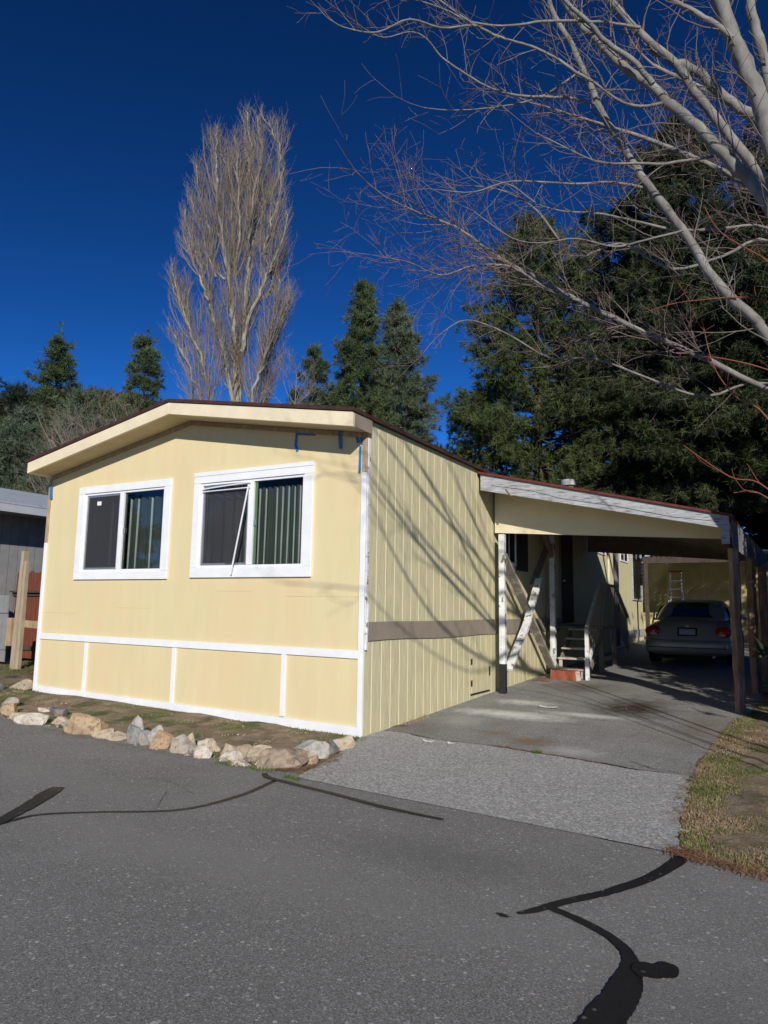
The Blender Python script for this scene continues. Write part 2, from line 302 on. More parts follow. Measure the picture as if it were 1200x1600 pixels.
# stains on the slab, cracks and sealant on the road
def blob(name,c,rx_,ry_,mt,dz,parent,seed,n=40,rag=.25):
    r=np.random.default_rng(seed); th=np.linspace(0,2*np.pi,n,endpoint=False)
    k=1+np.convolve(np.tile(r.normal(size=n),3),np.ones(3)/3,'same')[n:2*n]*rag
    V=[(c[0],c[1],hz(*c)+dz)]+[(c[0]+rx_*k[i]*math.cos(th[i]),c[1]+ry_*k[i]*math.sin(th[i]),0) for i in range(n)]
    V=[(a,b,hz(a,b)+dz) for a,b,_ in V]
    F=[(0,1+i,1+(i+1)%n) for i in range(n)]
    return mesh_np(name,V,F,mt,parent)
def ribbon(name,pts,wd,mt,dz,parent=None,seed=0,jit=.08):
    r=np.random.default_rng(seed); P=np.array(pts,float); t=np.linspace(0,len(P)-1,len(P)*30)
    def cat(t):
        i=np.clip(t.astype(int),0,len(P)-2); f=(t-i)[:,None]
        p0=P[np.clip(i-1,0,None)];p1=P[i];p2=P[i+1];p3=P[np.clip(i+2,None,len(P)-1)]
        return .5*((2*p1)+(-p0+p2)*f+(2*p0-5*p1+4*p2-p3)*f**2+(-p0+3*p1-3*p2+p3)*f**3)
    C=cat(t); W=np.interp(t,np.arange(len(P)),wd)
    d=np.gradient(C,axis=0); d/=np.linalg.norm(d,axis=1)[:,None]; nrm=np.stack([-d[:,1],d[:,0]],1)
    rn=lambda: np.convolve(r.normal(size=len(W)+4),np.ones(3)/1.8,'same')[2:-2]*jit*.6+np.convolve(r.normal(size=len(W)+30),np.ones(15)/3.9,'same')[15:-15]*jit
    A=C+nrm*(W/2*(1+rn()))[:,None]; B=C-nrm*(W/2*(1+rn()))[:,None]
    V=np.stack([np.c_[A,hgt(A[:,0],A[:,1])+dz],np.c_[B,hgt(B[:,0],B[:,1])+dz]],1).reshape(-1,3)
    i=np.arange(len(t)-1)*2; F=np.stack([i,i+1,i+3,i+2],1)
    return mesh_np(name,V,F,mt,parent)
def sealant(pts,wd,lab,dz=.013,**k):
    o=ribbon('crack_sealant',pts,wd,SEAL,dz,None,jit=.045,**k); return kind(o,label=lab,group='tar sealant lines on the road')
sealant([(-.36,-4.7),(-.36,-4.4),(-.35,-4.16),(-.32,-3.89),(-.04,-3.63),(.41,-3.27),(.52,-2.76),(.45,-2.2)],[.06,.055,.05,.04,.035,.045,.05,.05],'long thin tar line curving from the left towards the last rock',seed=1)
sealant([(-.30,-4.35),(-.39,-4.13),(-.58,-3.79),(-.76,-3.51),(-.86,-3.34)],[.05,.09,.13,.15,.09],'short tapering tar smear at the left road edge',dz=.017,seed=2)
sealant([(.22,-2.06),(.35,-2.16),(.6,-2.21),(1.11,-2.30),(1.65,-2.41),(2.16,-2.455)],[.05,.06,.055,.05,.06,.03],'dark tar line along the foot of the driveway apron',dz=.021,seed=3)
sealant([(3.74,-2.25),(3.64,-2.7),(3.47,-3.1),(3.3,-3.37),(3.18,-3.58),(3.12,-3.66)],[.10,.08,.07,.065,.055,.03],'tar line running from the grass corner into the road',dz=.013,seed=4)
sealant([(3.20,-3.50),(3.42,-3.585),(3.6,-3.71),(3.70,-3.87),(3.72,-4.12),(3.70,-4.38),(3.70,-4.56),(3.70,-4.8)],[.05,.055,.055,.07,.13,.15,.17,.18],'thick tar line widening towards the bottom edge of the road',dz=.017,seed=5)
kind(blob('crack_sealant',(3.845,-3.885),.05,.075,SEAL,.021,None,9,rag=.06),label='round black tar blob beside the thick line',group='tar sealant lines on the road')
kind(blob('crack_sealant',(3.78,-3.93),.07,.07,SEAL,.025,None,10,rag=.1),label='small tar neck joining the round blob to the thick line',group='tar sealant lines on the road')
kind(blob('crack_sealant',(3.06,-3.72),.035,.02,SEAL,.013,None,11,rag=.5),label='ragged tar dab at the left tip of the angled line',group='tar sealant lines on the road')
for i,(pts,lab) in enumerate((([(-.05,-2.95),(.1,-3.15),(.22,-3.3)],'short hairline crack above the long thin tar line'),([(-1.5,-2.6),(-.8,-2.75),(-.3,-2.7),(.2,-2.9)],'faint hairline crack near the left road edge'),)):
    kind(ribbon('road_crack',pts,[.0035]*len(pts),mat('hairline',[(.3,(.05,.048,.045)),(.7,(.08,.077,.073))],scale=20,rough=1),.0115,None,60+i,.6),label=lab)
for i,(x,y,l,a,lab) in enumerate(((.80,.10,.13,.3,'left one of two pale paint chips on the gravelly apron'),(1.06,.13,.09,-.2,'right one of two pale paint chips on the gravelly apron'),(1.28,3.05,.26,.1,'long curled white paint strip lying on the upper driveway'))):
    b=MB(); z=hz(x,y)+.022; n_=5
    for k in range(n_):
        u,v_=(k/n_-.5)*l,((k+1)/n_-.5)*l; c_,s_=math.cos(a),math.sin(a); zz=lambda q:z+.012*abs(q/l*2)**2
        p=[(x+u*c_+s_*.018,y+u*s_-c_*.018,zz(u)),(x+v_*c_+s_*.018,y+v_*s_-c_*.018,zz(v_)),(x+v_*c_-s_*.018,y+v_*s_+c_*.018,zz(v_)+.006),(x+u*c_-s_*.018,y+u*s_+c_*.018,zz(u)+.006)]
        b.add(p,[(0,1,2,3)])
    o=b.build('paint_chip',WHTW,None,loc=(x,y,z)); sm=o.modifiers.new('s','SOLIDIFY'); sm.thickness=.003; tagk(o,label=lab,category='paint chip',group='paint chips on the driveway')
# open crack between apron and slab
CRK=mat('crack_dark',[(.3,(.02,.016,.012)),(.7,(.05,.04,.03))],scale=20,rough=1)
ck=[(.03,.43),(.3,.43),(.6,.33),(.96,.27),(1.3,.30),(1.63,.28),(2.01,.21),(2.3,.17),(2.62,.11),(3.07,0),(3.3,.03)]
kind(ribbon('pavement_crack',ck,[.01,.012,.02,.012,.014,.03,.02,.014,.03,.02,.008],CRK,.0185,None,7,.5),label='thin crack between gravelly apron and upper driveway')
ck=[(2.9,.35),(3.05,.22),(3.2,.12),(3.42,.10)]
kind(ribbon('pavement_crack',ck,[.006,.008,.01,.005],CRK,.0185,None,8,.5),label='short crack near the grass end of the apron')
# ---------------------------------------------------------------- yellow mobile home
PK=(-2.98,4.12)  # soffit line: (x,z)
def soff(x): return np.interp(x,[-6.4,PK[0],.4],[3.55-.06,PK[1],3.62-.07])
H=thing('mobile_home','pale yellow mobile home with two white-trimmed front windows and ribbed side wall','house',(-3,.0,0))
W1=(-5.17,-3.42,1.97,3.19); W2=(-2.72,-.93,2.0,3.18)
o1=(-5.31,-3.29,1.85,3.30); o2=(-2.84,-.79,1.865,3.33)
mb=MB(); 
def col(x0,x1,z0,z1=None):
    pts=[(x0,z0),(x1,z0)]
    if z1 is None:
        pts.append((x1,float(soff(x1))))
        if x0<PK[0]<x1: pts.append(PK)
        pts.append((x0,float(soff(x0))))
    else: pts+= [(x1,z1),(x0,z1)]
    mb.prism(pts,1,0,.09)
cs=[-6.1,W1[0],W1[1],W2[0],W2[1],-.001]
col(cs[0],cs[1],-.05); col(cs[1],cs[2],W1[3]); col(cs[1],cs[2],-.05,W1[2]); col(cs[2],cs[3],-.05); col(cs[3],cs[4],W2[3]); col(cs[3],cs[4],-.05,W2[2]); col(cs[4],cs[5],-.05)
mb.build('front_wall',YEL,H)
# dark closed interior so that nothing shows through
MB().box(-6.0,-.12,.35,.40,.1,3.5).build('interior_partition',CURD,H)
# side walls (right one ribbed)
def ribbed(y0,y1,z0,z1,x,sgn,first,sp):
    ys=[y0]; g=first
    prof=[(x,y0)]
    k=0
    while g+sp*k<y1-.03:
        c=g+sp*k; prof+=[(x,c-.0055),(x-sgn*.006,c-.004),(x-sgn*.006,c+.004),(x,c+.0055)]; k+=1
    prof.append((x,y1)); b=MB(); n=len(prof)
    for i in range(n-1):
        b.cur=1 if (i%4 in (1,2,3)) else 0
        (a,c),(d,e)=prof[i],prof[i+1]
        b.add([(a,c,z0),(d,e,z0),(d,e,z1),(a,c,z1)],[(0,1,2,3)])
    return b
rb=ribbed(.0,18.6,1.2,3.78,.0,1,.2463,.2314)
rb.build('side_wall',[SID,SIDG],H)
rb=ribbed(.0,18.6,-.05,1.2,.004,1,.17,.2314)
rb.build('side_skirting',[SID,SIDG],H)
MB().box(-6.1,-6.05,0.091,18.6,-.05,3.53).build('far_side_wall',YEL,H)
MB().prism([(-6.04,-.05),(-.02,-.05),(-.02,3.6),PK,(-6.04,3.5)],1,18.5,18.6).build('back_wall',YEL,H)
# taupe band board, slightly bowed
b=MB(); ys=np.linspace(.05,8.2,20)
for i in range(19):
    f=lambda t:.012*math.sin(t*2.1)
    a,c=ys[i],ys[i+1]
    zt=lambda t:1.325-.004*t*0+f(t)*.3; zb=lambda t:1.105-.006*t+f(t)*.8
    b.add([(.006,a,zb(a)),(.026,a,zb(a)),(.026,c,zb(c)),(.006,c,zb(c)),(.006,a,zt(a)),(.026,a,zt(a)),(.026,c,zt(c)),(.006,c,zt(c))],[(3,2,1,0),(4,5,6,7),(1,2,6,5),(3,0,4,7)])
b.build('band_board',TAUPE,H)
# roof
b=MB(); y0,y1=-.47,18.9; L=(-6.08,3.695); Pk=(PK[0],4.285); Rr=(.07,3.775)
for (p,q) in ((L,Pk),(Pk,Rr)):
    b.add([(p[0],y0,p[1]),(q[0],y0,q[1]),(q[0],y1,q[1]),(p[0],y1,p[1]),(p[0],y0,p[1]+.045),(q[0],y0,q[1]+.045),(q[0],y1,q[1]+.045),(p[0],y1,p[1]+.045)],[(3,2,1,0),(4,5,6,7),(0,1,5,4),(1,2,6,5),(2,3,7,6),(3,0,4,7)])
b.build('roof',SHIN,H)
# rake fascia
for nm,(p,pb,q,qb) in (('fascia',((-6.06,3.69),3.52,(PK[0]-.001,4.28),4.115)),('fascia',((PK[0]+.001,4.28),4.115,(.05,3.77),3.595))):
    b=MB(); b.add([(p[0],-.45,pb),(q[0],-.45,qb),(q[0],-.405,qb),(p[0],-.405,pb),(p[0],-.45,p[1]),(q[0],-.45,q[1]),(q[0],-.405,q[1]),(p[0],-.405,p[1])],[(3,2,1,0),(4,5,6,7),(0,1,5,4),(1,2,6,5),(2,3,7,6),(3,0,4,7)])
    b.build(nm,CREAM,H,bevel=.003)
MB().hexa([(.03,-.403,3.60),(.052,-.403,3.60),(.052,.0,3.60),(.03,.0,3.60),(.03,-.403,3.772),(.052,-.403,3.772),(.052,.0,3.775),(.03,.0,3.775)]).build('fascia_return',TAUPE,H)
MB().hexa([(-6.06,-.403,3.52),(-6.04,-.403,3.52),(-6.04,.3,3.52),(-6.06,.3,3.52),(-6.06,-.403,3.69),(-6.04,-.403,3.69),(-6.04,.3,3.69),(-6.06,.3,3.69)]).build('fascia_return',CREAM,H)
b=MB()
for (xa,za,xb,zb) in ((-6.04,3.545,PK[0],4.125),(PK[0],4.125,.03,3.615)):
    b.add([(xa,-.405,za),(xb,-.405,zb),(xb,-.0,zb),(xa,-.0,za),(xa,-.405,za+.012),(xb,-.405,zb+.012),(xb,0,zb+.012),(xa,0,za+.012)],[(3,2,1,0),(4,5,6,7),(0,1,5,4),(1,2,6,5),(2,3,7,6),(3,0,4,7)])
b.build('soffit',SOFF,H)
b=MB()
for (xa,za,xb,zb) in ((-6.04,3.54,PK[0],4.12),(PK[0],4.12,-.075,3.628)):
    b.add([(xa,-.022,za-.06),(xb,-.022,zb-.06),(xb,-.001,zb-.06),(xa,-.001,za-.06),(xa,-.022,za),(xb,-.022,zb),(xb,-.001,zb),(xa,-.001,za)],[(3,2,1,0),(4,5,6,7),(0,1,5,4),(1,2,6,5),(2,3,7,6),(3,0,4,7)])
tagk(b.build('frieze_board',BARE,H),label='unpainted bare wood strip under the soffit')
# corner boards
MB().box(-.075,-.004,-.031,-.001,-.02,3.13).build('corner_board',WHT,H,bevel=.003)
MB().box(-.070,-.006,-.024,-.001,3.132,3.60).build('corner_board',BARE,H,bevel=.004)
MB().box(.006,.022,-.024,.028,1.0,3.55).build('corner_board',WHTW,H,bevel=.002)
b=MB(); b.beam((.026,.0,1.0),(.034,.02,1.55),.012,.03,(0,1,0)); b.build('corner_splinter',WHTW,H)
MB().box(-6.10,-6.035,-.026,-.001,.09,2.45).build('corner_board',WHT,H,bevel=.003)
MB().box(-6.098,-6.04,-.024,-.001,2.452,3.49).build('corner_board',BARE,H,bevel=.003)
# skirting trim
MB().hexa([(-6.034,-.024,.915),(-.077,-.024,.895),(-.077,-.001,.895),(-6.034,-.001,.915),(-6.034,-.024,1.005),(-.077,-.024,.99),(-.077,-.001,.99),(-6.034,-.001,1.005)]).build('skirting_rail',WHT,H,bevel=.003)
for xc in (-4.91,-3.07,-1.17): MB().box(xc-.035,xc+.035,-.022,-.001,.14,.90).build('skirting_batten',WHT,H,bevel=.003)
b=MB(); xs=np.linspace(-6.034,-.002,28); rr=random.Random(4); tz=[.1+.012*rr.random()-x*.002 for x in xs]
for i in range(27):
    a,c=xs[i],xs[i+1]; z0=-.03
    b.add([(a,-.026,z0),(c,-.026,z0),(c,-.001,z0),(a,-.001,z0),(a,-.026,.115-a*.013),(c,-.026,.115-c*.013),(c,-.001,.115-c*.013),(a,-.001,.115-a*.013)],[(3,2,1,0),(4,5,6,7),(0,1,5,4)])
b.build('base_board',WHT,H)
# faint panel joints
SEAM=mat('panel_joint',[(.3,(.42,.32,.13)),(.7,(.5,.40,.18))],scale=10)
for (xa,xb,z) in ((-6.0,-5.2,1.33),(-4.3,-3.6,1.43),(-2.35,-1.75,1.68),(-1.2,-.1,1.62)):
    MB().box(xa,xb,-.0015,-.0005,z,z+.003).build('panel_joint',SEAM,H)
# painter's tape
def tape(pts,wd,y=-.004,mt=TAPE):
    b=MB()
    for (p,q) in zip(pts[:-1],pts[1:]):
        d=Vector((q[0]-p[0],0,q[1]-p[1])); n_=Vector((-d.z,0,d.x)).normalized()*wd/2; ex=d.normalized()*wd*.3
        P=Vector((p[0],0,p[1]))-ex; Q=Vector((q[0],0,q[1]))+ex
        vs=[]
        for yy_ in (y,y-.002):
            vs+=[tuple(v+Vector((0,yy_,0))) for v in (P-n_,Q-n_,Q+n_,P+n_)]
        b.add(vs,[(0,1,2,3),(7,6,5,4),(0,4,5,1),(1,5,6,2),(2,6,7,3),(3,7,4,0)]); y-=.003
    return b.build('painters_tape',mt,H)
tape([(-.80,3.69),(-1.09,3.73),(-1.10,3.58),(-1.07,3.50)],.038)
tape([(-.41,3.72),(-.385,3.47)],.05,y=-.03)
tape([(-.30,3.63),(-.25,3.68),(-.12,3.66),(-.075,3.50)],.05)
tape([(-.2,3.70),(-.14,3.52)],.04,y=-.014)
tape([(-.095,3.45),(-.10,3.15)],.035,y=-.03)
tape([(-6.04,3.36),(-6.02,3.18)],.06,y=-.028)
# windows
def pleats(x0,x1,z0,z1,y,mats,seed,npl,parent,name='curtain'):
    r=random.Random(seed); b=MB(); xs=[x0+(x1-x0)*i/(npl*8) for i in range(npl*8+1)]
    ph=[r.uniform(-.6,.6) for _ in range(npl+2)]
    hl={i*8+q_ for i in range(npl) for q_ in ([0] if r.random()<.8 else [])}
    f=lambda i:y+.028*math.sin(i*2*math.pi/8+ph[i//8]*.4)
    for i in range(npl*8):
        sag=.012*math.sin(i)
        b.cur=1 if (len(mats)>1 and i in hl) else 0
        xa,xb=xs[i],xs[i+1]
        if b.cur: xb=xa+(xb-xa)*.98
        b.add([(xa,f(i),z0),(xb,f(i+1) if not b.cur else f(i)+(f(i+1)-f(i))*.98,z0),(xb+sag*.4,f(i+1),z1),(xa+sag*.4,f(i),z1)],[(0,1,2,3)])
        if b.cur:
            b.cur=0; xc=xs[i+1]
            b.add([(xb,f(i)+(f(i+1)-f(i))*.55,z0),(xc,f(i+1),z0),(xc,f(i+1),z1),(xb,f(i+1),z1)],[(0,1,2,3)])
    return b.build(name,mats,parent)
def window(Wn,On,mul,seed,split,loose):
    x0,x1,z0,z1=Wn; X0,X1,Z0,Z1=On
    wn=MB(); t=.032
    wn.box(x0,x0+t,-.012,.03,z0+t,z1-t).box(x1-t,x1,-.012,.03,z0+t,z1-t).box(x0,x1,-.012,.03,z0,z0+t).box(x0,x1,-.012,.03,z1-t,z1)
    f=wn.build('window',WHT,H,bevel=.003)
    tr=MB(); y=-.034
    tr.box(X0,x0-.003,y,-.001,z0,z1).box(x1+.003,X1,y,-.001,z0,z1).box(X0,X1,y,-.001,z1+.001,Z1).box(X0,X1,y-.002,-.001,Z0,z0-.001)
    tr.build('window_trim',WHT,f,bevel=.004)
    if split:
        MB().box(X0-.005,X1+.01,y-.008,y-.001,Z1-.05,Z1+.004).build('window_head_trim',WHT,f,bevel=.002)
    MB().box(mul-.042,mul+.042,-.018,.04,z0+t+.001,z1-t-.001).build('mullion',WHT,f,bevel=.004)
    # left sash with screen
    s=MB(); a,c=x0+t+.01,mul-.044; q=.028
    s.box(a,a+q,.0,.02,z0+t+.03,z1-t-.03).box(c-q,c,.0,.02,z0+t+.03,z1-t-.03).box(a,c,.0,.02,z0+t+.004,z0+t+.03).box(a,c,.0,.02,z1-t-.03,z1-t-.004)
    s.build('sash',ALU,f)
    MB().box(a+q,c-q,.028,.031,z0+t+.03,z1-t-.03).build('pane',GLASS,f)
    if not loose: MB().box(a+q,c-q,.009,.0105,z0+t+.03,z1-t-.03).build('insect_screen',SCRN,f)
    MB().box(mul+.042,x1-t,.012,.016,z0+t,z1-t).build('pane',GLASS,f)
    MB().box(mul+.044,mul+.085,.018,.03,z0+t,z1-t).build('inner_stile',GRNF if loose else BLK,f)
    MB().box(mul+.05,mul+.085,-.006,.011,(z0+z1)/2-.04,(z0+z1)/2+.04).build('latch',ALU,f,bevel=.004)
    pleats(mul+.02,x1+.01,z0-.02,z1-.10,.14,[CURT,CURL],seed,9 if loose else 6,f)
    if loose:
        pleats(x0-.01,mul+.02,z0-.02,z1-.02,.17,[CURD],seed+1,5,f)
        # screen frame hanging out of the opening
        b=MB(); q1=(a+.0,-.035,z1-.085); q2=(c+.05,-.05,z1-.045); q3=(c-.20,-.075,z0-.10); q4=(c+.03,-.055,z1-.075)
        b.beam(q1,q2,.012,.014); b.beam(q4,q3,.012,.016,(1,0,0)); b.beam((a,-.03,z1-.12),(c+.04,-.04,z1-.115),.01,.012)
        b.build('screen_frame',WHT,f)
        b=MB(); n1=12; 
        vs=[];fs=[]
        for i in range(n1+1):
            for j in range(n1+1):
                u,v=i/n1,j/n1
                xl=a+.015; xr=(c-.02)-(1-v)*.20*(1-.0)
                yy_=.002+.02*math.sin(u*5+v*3)*(1-v)
                vs.append((xl+(xr-xl)*u,yy_+ .008,z0+.04+(z1-.11-z0-.04)*v))
        for i in range(n1):
            for j in range(n1): k=i*(n1+1)+j; fs.append((k,k+n1+1,k+n1+2,k+1))
        b.add(vs,fs); b.build('insect_screen',SCRN,f)
    else:
        pleats(x0-.01,mul+.02,z0-.02,z1-.06,.15,[CURT,CURL],seed+1,4,f)
        MB().box(a+.22,a+.31,.003,.008,z1-t-.16,z1-t-.10).build('sticker',WHT,f)
window(W1,o1,-4.33,3,False,False)
window(W2,o2,-1.81,8,True,True)
# access hatch in the side skirting
hb=MB(); hb.box(.010,.020,3.23,3.96,.19,.81).build('access_hatch',[SID],H,bevel=.002)
ht=bpy.data.objects['access_hatch']
b=MB()
for k in (3.42,3.65,3.88): b.box(.0205,.0215,k-.005,k+.005,.20,.80)
b.build('groove',SIDG,ht)
for z in (.35,.68): MB().box(.0205,.03,3.20,3.235,z-.045,z+.045).build('hinge',BLK,ht)
MB().box(.0205,.035,3.955,3.985,.42,.56).build('hasp',BLK,ht)
MB().box(.008,.024,3.2,3.99,.165,.185).build('hatch_lip',BLK,ht)
# side windows, shutters, door, pipes
def swin(ya,yb,za,zb,fr=WHT,proud=.03,curt=True):
    w_=MB(); t=.05
    w_.box(.006,proud,ya,ya+t,za+t,zb-t).box(.006,proud,yb-t,yb,za+t,zb-t).box(.006,proud,ya,yb,za,za+t).box(.006,proud,ya,yb,zb-t,zb)
    f=w_.build('window',fr,H,bevel=.003)
    MB().box(.010,.014,ya+t,yb-t,za+t,zb-t).build('pane',mat('dark_pane',[(.3,(.012,.014,.016)),(.7,(.02,.024,.026))],rough=.06,spec=.6),f)
    MB().box(.0145,.024,(ya+yb)/2-.015,(ya+yb)/2+.015,za+t,zb-t).build('mullion',fr,f)
    return f
swin(4.62,5.36,2.30,3.3)
DK=mat('dark_shutter',[(.3,(.025,.022,.022)),(.7,(.045,.04,.04))],scale=8,rough=.7,bump=.3)
b=MB(); b.box(.006,.035,5.40,6.02,2.22,3.32); b.build('shutter',DK,H,bevel=.003)
swin(11.7,12.9,3.02,3.5); swin(14.9,16.1,3.0,3.5); swin(16.7,18.4,1.85,3.5,WOLD,.05)
b=MB(); b.box(.006,.04,8.35,9.3,1.22,3.28); d=b.build('door',DKW,H,bevel=.004)
MB().tube([(.04,8.44,2.15),(.09,8.44,2.15)],.022,10).build('handle',ALU,d,smooth=True)
b=MB(); b.box(.006,.03,8.28,8.345,1.22,3.34).box(.006,.03,9.305,9.37,1.22,3.34).box(.006,.03,8.28,9.37,3.342,3.41); b.build('door_frame',TAUPE,d)
b=MB(); b.box(.006,.05,13.2,13.7,.5,3.6); b.build('conduit_panel',SIDG,H,bevel=.004)
b=MB(); b.tube([(.07,14.0,.5),(.07,14.0,3.6)],.07,10); b.build('downpipe',mat('grey_pipe',[(.3,(.2,.2,.22)),(.7,(.26,.26,.28))]),H,smooth=True)
MB().box(.006,.03,14.4,18.55,.66,.9).build('band_board',WOLD,H)
# ---------------------------------------------------------------- carport
K=thing('carport','lean-to carport with weathered white fascia and rough wooden posts beside the yellow home','carport',(1.9,4.1,.1))
def cz(x): return 3.72-(3.72-2.82)*x/3.75
b=MB(); b.hexa([(.03,3.46,cz(.03)),(3.78,3.46,cz(3.78)),(3.78,10.85,cz(3.78)),(.03,10.85,cz(.03)),(.03,3.46,cz(.03)+.035),(3.78,3.46,cz(3.78)+.035),(3.78,10.85,cz(3.78)+.035),(.03,10.85,cz(.03)+.035)])
b.build('roof',REDR,K)
b=MB(); b.hexa([(.03,3.60,cz(.03)-.03),(3.70,3.60,cz(3.70)-.03),(3.70,10.8,cz(3.70)-.03),(.03,10.8,cz(.03)-.03),(.03,3.60,cz(.03)-.003),(3.70,3.60,cz(3.70)-.003),(3.70,10.8,cz(3.70)-.003),(.03,10.8,cz(.03)-.003)])
b.build('roof_decking',RAF,K)
fa=MB(); N_=24; rr=random.Random(2)
for i in range(N_):
    xa=.06+(3.72-.06)*i/N_; xb=.06+(3.72-.06)*(i+1)/N_
    bt=lambda x:(cz(x)-.27+.09*x/3.72)
    fa.add([(xa,3.50,bt(xa)),(xb,3.50,bt(xb)),(xb,3.545,bt(xb)),(xa,3.545,bt(xa)),(xa,3.50,cz(xa)-.002),(xb,3.50,cz(xb)-.002),(xb,3.545,cz(xb)-.002),(xa,3.545,cz(xa)-.002)],[(3,2,1,0),(4,5,6,7),(0,1,5,4),(2,3,7,6)]+([(3,0,4,7)] if i==0 else [])+([(1,2,6,5)] if i==N_-1 else []))
fo=fa.build('fascia',WOLD,K)
b=MB(); pts=[(.25,cz(.25)-.16),(.9,cz(.9)-.13),(1.4,cz(1.4)-.17),(2.2,cz(2.2)-.14),(3.0,cz(3)-.15),(3.6,cz(3.6)-.10)]
for p,q in zip(pts[:-1],pts[1:]): b.beam((p[0],3.498,p[1]),(q[0],3.498,q[1]),.003,.007)
b.build('split',CRK,fo)
MB().hexa([(.048,3.548,cz(0)-.25),(.085,3.548,cz(0)-.25),(.085,4.08,cz(0)-.25),(.048,4.08,cz(0)-.25),(.048,3.548,cz(0)-.02),(.085,3.548,cz(0)-.02),(.085,4.08,cz(0)-.02),(.048,4.08,cz(0)-.02)]).build('edge_board',REDR,K)
MB().beam((.50,3.49,3.44),(.60,3.485,3.30),.03,.01).build('splinter',BARE,K)
MB().box(3.615,3.72,3.496,3.60,2.45,2.655).build('fascia_block',WOLD,K,bevel=.004)
PAN=mat('cream_panel',[(.3,(.66,.57,.38)),(.7,(.74,.65,.45))],scale=2,rough=.7,bump=.2)
b=MB(); zt=lambda x:cz(x)-.034
b.add([(.04,4.21,2.80),(3.69,4.21,2.575),(3.69,4.23,2.575),(.04,4.23,2.80),(.04,4.21,zt(.04)),(3.69,4.21,zt(3.69)),(3.69,4.23,zt(3.69)),(.04,4.23,zt(.04))],[(3,2,1,0),(4,5,6,7),(0,1,5,4),(1,2,6,5),(2,3,7,6),(3,0,4,7)])
pan=b.build('gable_panel',PAN,K)
b=MB(); b.add([(.04,4.06,2.80),(1.35,4.06,2.72),(1.35,4.078,2.72),(.04,4.078,2.80),(.04,4.06,2.96),(1.35,4.06,2.88),(1.35,4.078,2.88),(.04,4.078,2.96)],[(3,2,1,0),(4,5,6,7),(0,1,5,4),(1,2,6,5),(2,3,7,6),(3,0,4,7)])
b=MB(); b.beam((.04,4.285,2.90),(3.66,4.285,2.66),.09,.16,(0,0,1)); b.build('header_beam',RAF,K)
b=MB(); b.hexa([(.05,10.72,2.97),(3.7,10.72,2.66),(3.7,10.78,2.66),(.05,10.78,2.97),(.05,10.72,cz(.05)-.034),(3.7,10.72,cz(3.7)-.034),(3.7,10.78,cz(3.7)-.034),(.05,10.78,cz(.05)-.034)]); b.build('rear_panel',RAF,K)
for yb in (5.4,6.95,8.3,9.6):
    MB().hexa([(.05,yb,cz(.05)-.18),(3.62,yb,cz(3.62)-.18),(3.62,yb+.05,cz(3.62)-.18),(.05,yb+.05,cz(.05)-.18),(.05,yb,cz(.05)-.032),(3.62,yb,cz(3.62)-.032),(3.62,yb+.05,cz(3.62)-.032),(.05,yb+.05,cz(.05)-.032)]).build('rafter',RAF,K)
MB().hexa([(3.63,3.62,2.42),(3.70,3.62,2.42),(3.98,10.8,2.46),(3.91,10.8,2.46),(3.63,3.62,2.57),(3.70,3.62,2.57),(3.98,10.8,2.60),(3.91,10.8,2.60)]).build('side_beam',DKW,K)
b=MB(); rr=random.Random(6)
for i in range(44):
    y=3.62+i*.163; x=3.735+(y-3.6)*.037; b.hexa([(x,y,2.40+rr.random()*.04),(x+.02,y,2.40),(x+.02,y+.135,2.40),(x,y+.135,2.40+rr.random()*.04),(x,y,2.80),(x+.02,y,2.80),(x+.02,y+.135,2.80),(x,y+.135,2.80)])
b.build('eave_slats',mat('grey_slats',[(.3,(.10,.10,.105)),(.7,(.24,.24,.25))],scale=7,rough=.9,bump=.5,stretch=(1,6,1)),K)
# posts
b=MB(); b.beam((.205,4.13,.60),(.20,4.13,2.76),.10,.10,(0,1,0)); p1=b.build('post',WHTW,K,bevel=.005)
MB().beam((.205,4.13,.08),(.205,4.13,.60),.104,.104,(0,1,0)).build('black_base',TAR,p1,bevel=.006)
tagk(p1,label='peeling white post with black tarred foot')
b=MB(); b.beam((.22,7.0,.2),(.22,7.0,3.2),.10,.10,(0,1,0)); b.build('post',WHTW,K,bevel=.005)
for (x,y,z0,z1,lean) in ((3.72,4.05,-.05,2.43,.0),(3.84,6.3,.05,2.44,.0),(3.95,8.2,.1,2.45,.02)):
    b=MB(); rr=random.Random(int(y*10)); n=9
    pts=[(x+lean*i/n+rr.uniform(-.008,.008),y+rr.uniform(-.008,.008),z0+(z1-z0)*i/n) for i in range(n+1)]
    b.tube(pts,[.078+rr.uniform(-.006,.006) for _ in pts],6); b.build('post',POST,K,bevel=.006)
b=MB(); b.beam((3.9,10.5,.2),(3.9,10.5,2.46),.12,.12,(0,1,0)); b.build('post',POST,K)
# braces
b=MB(); b.beam((.20,4.16,2.42),(.20,6.92,.36),.05,.15,(1,0,0)); b.build('brace',mat('grey_brown_board',[(.3,(.24,.20,.155)),(.7,(.44,.40,.35))],scale=5,rough=.85,bump=.6,mix2=[(9,.55,.62,(.62,.60,.57),.7)]),K,bevel=.004)
b=MB(); b.beam((.262,4.22,.50),(.262,5.32,1.34),.05,.13,(1,0,0)); b.build('brace',WHTW,K,bevel=.004)
b=MB(); b.beam((.262,5.06,1.10),(.255,5.98,2.08),.05,.13,(1,0,0)); b.build('brace',WHTW,K,bevel=.004)
b=MB(); b.beam((.15,5.9,1.95),(.15,6.93,2.80),.05,.12,(1,0,0)); b.build('brace',RAF,K,bevel=.004)
b=MB(); b.beam((.22,6.45,3.05),(.22,6.96,2.58),.07,.09,(1,0,0)); b.build('brace',RAF,K,bevel=.004)
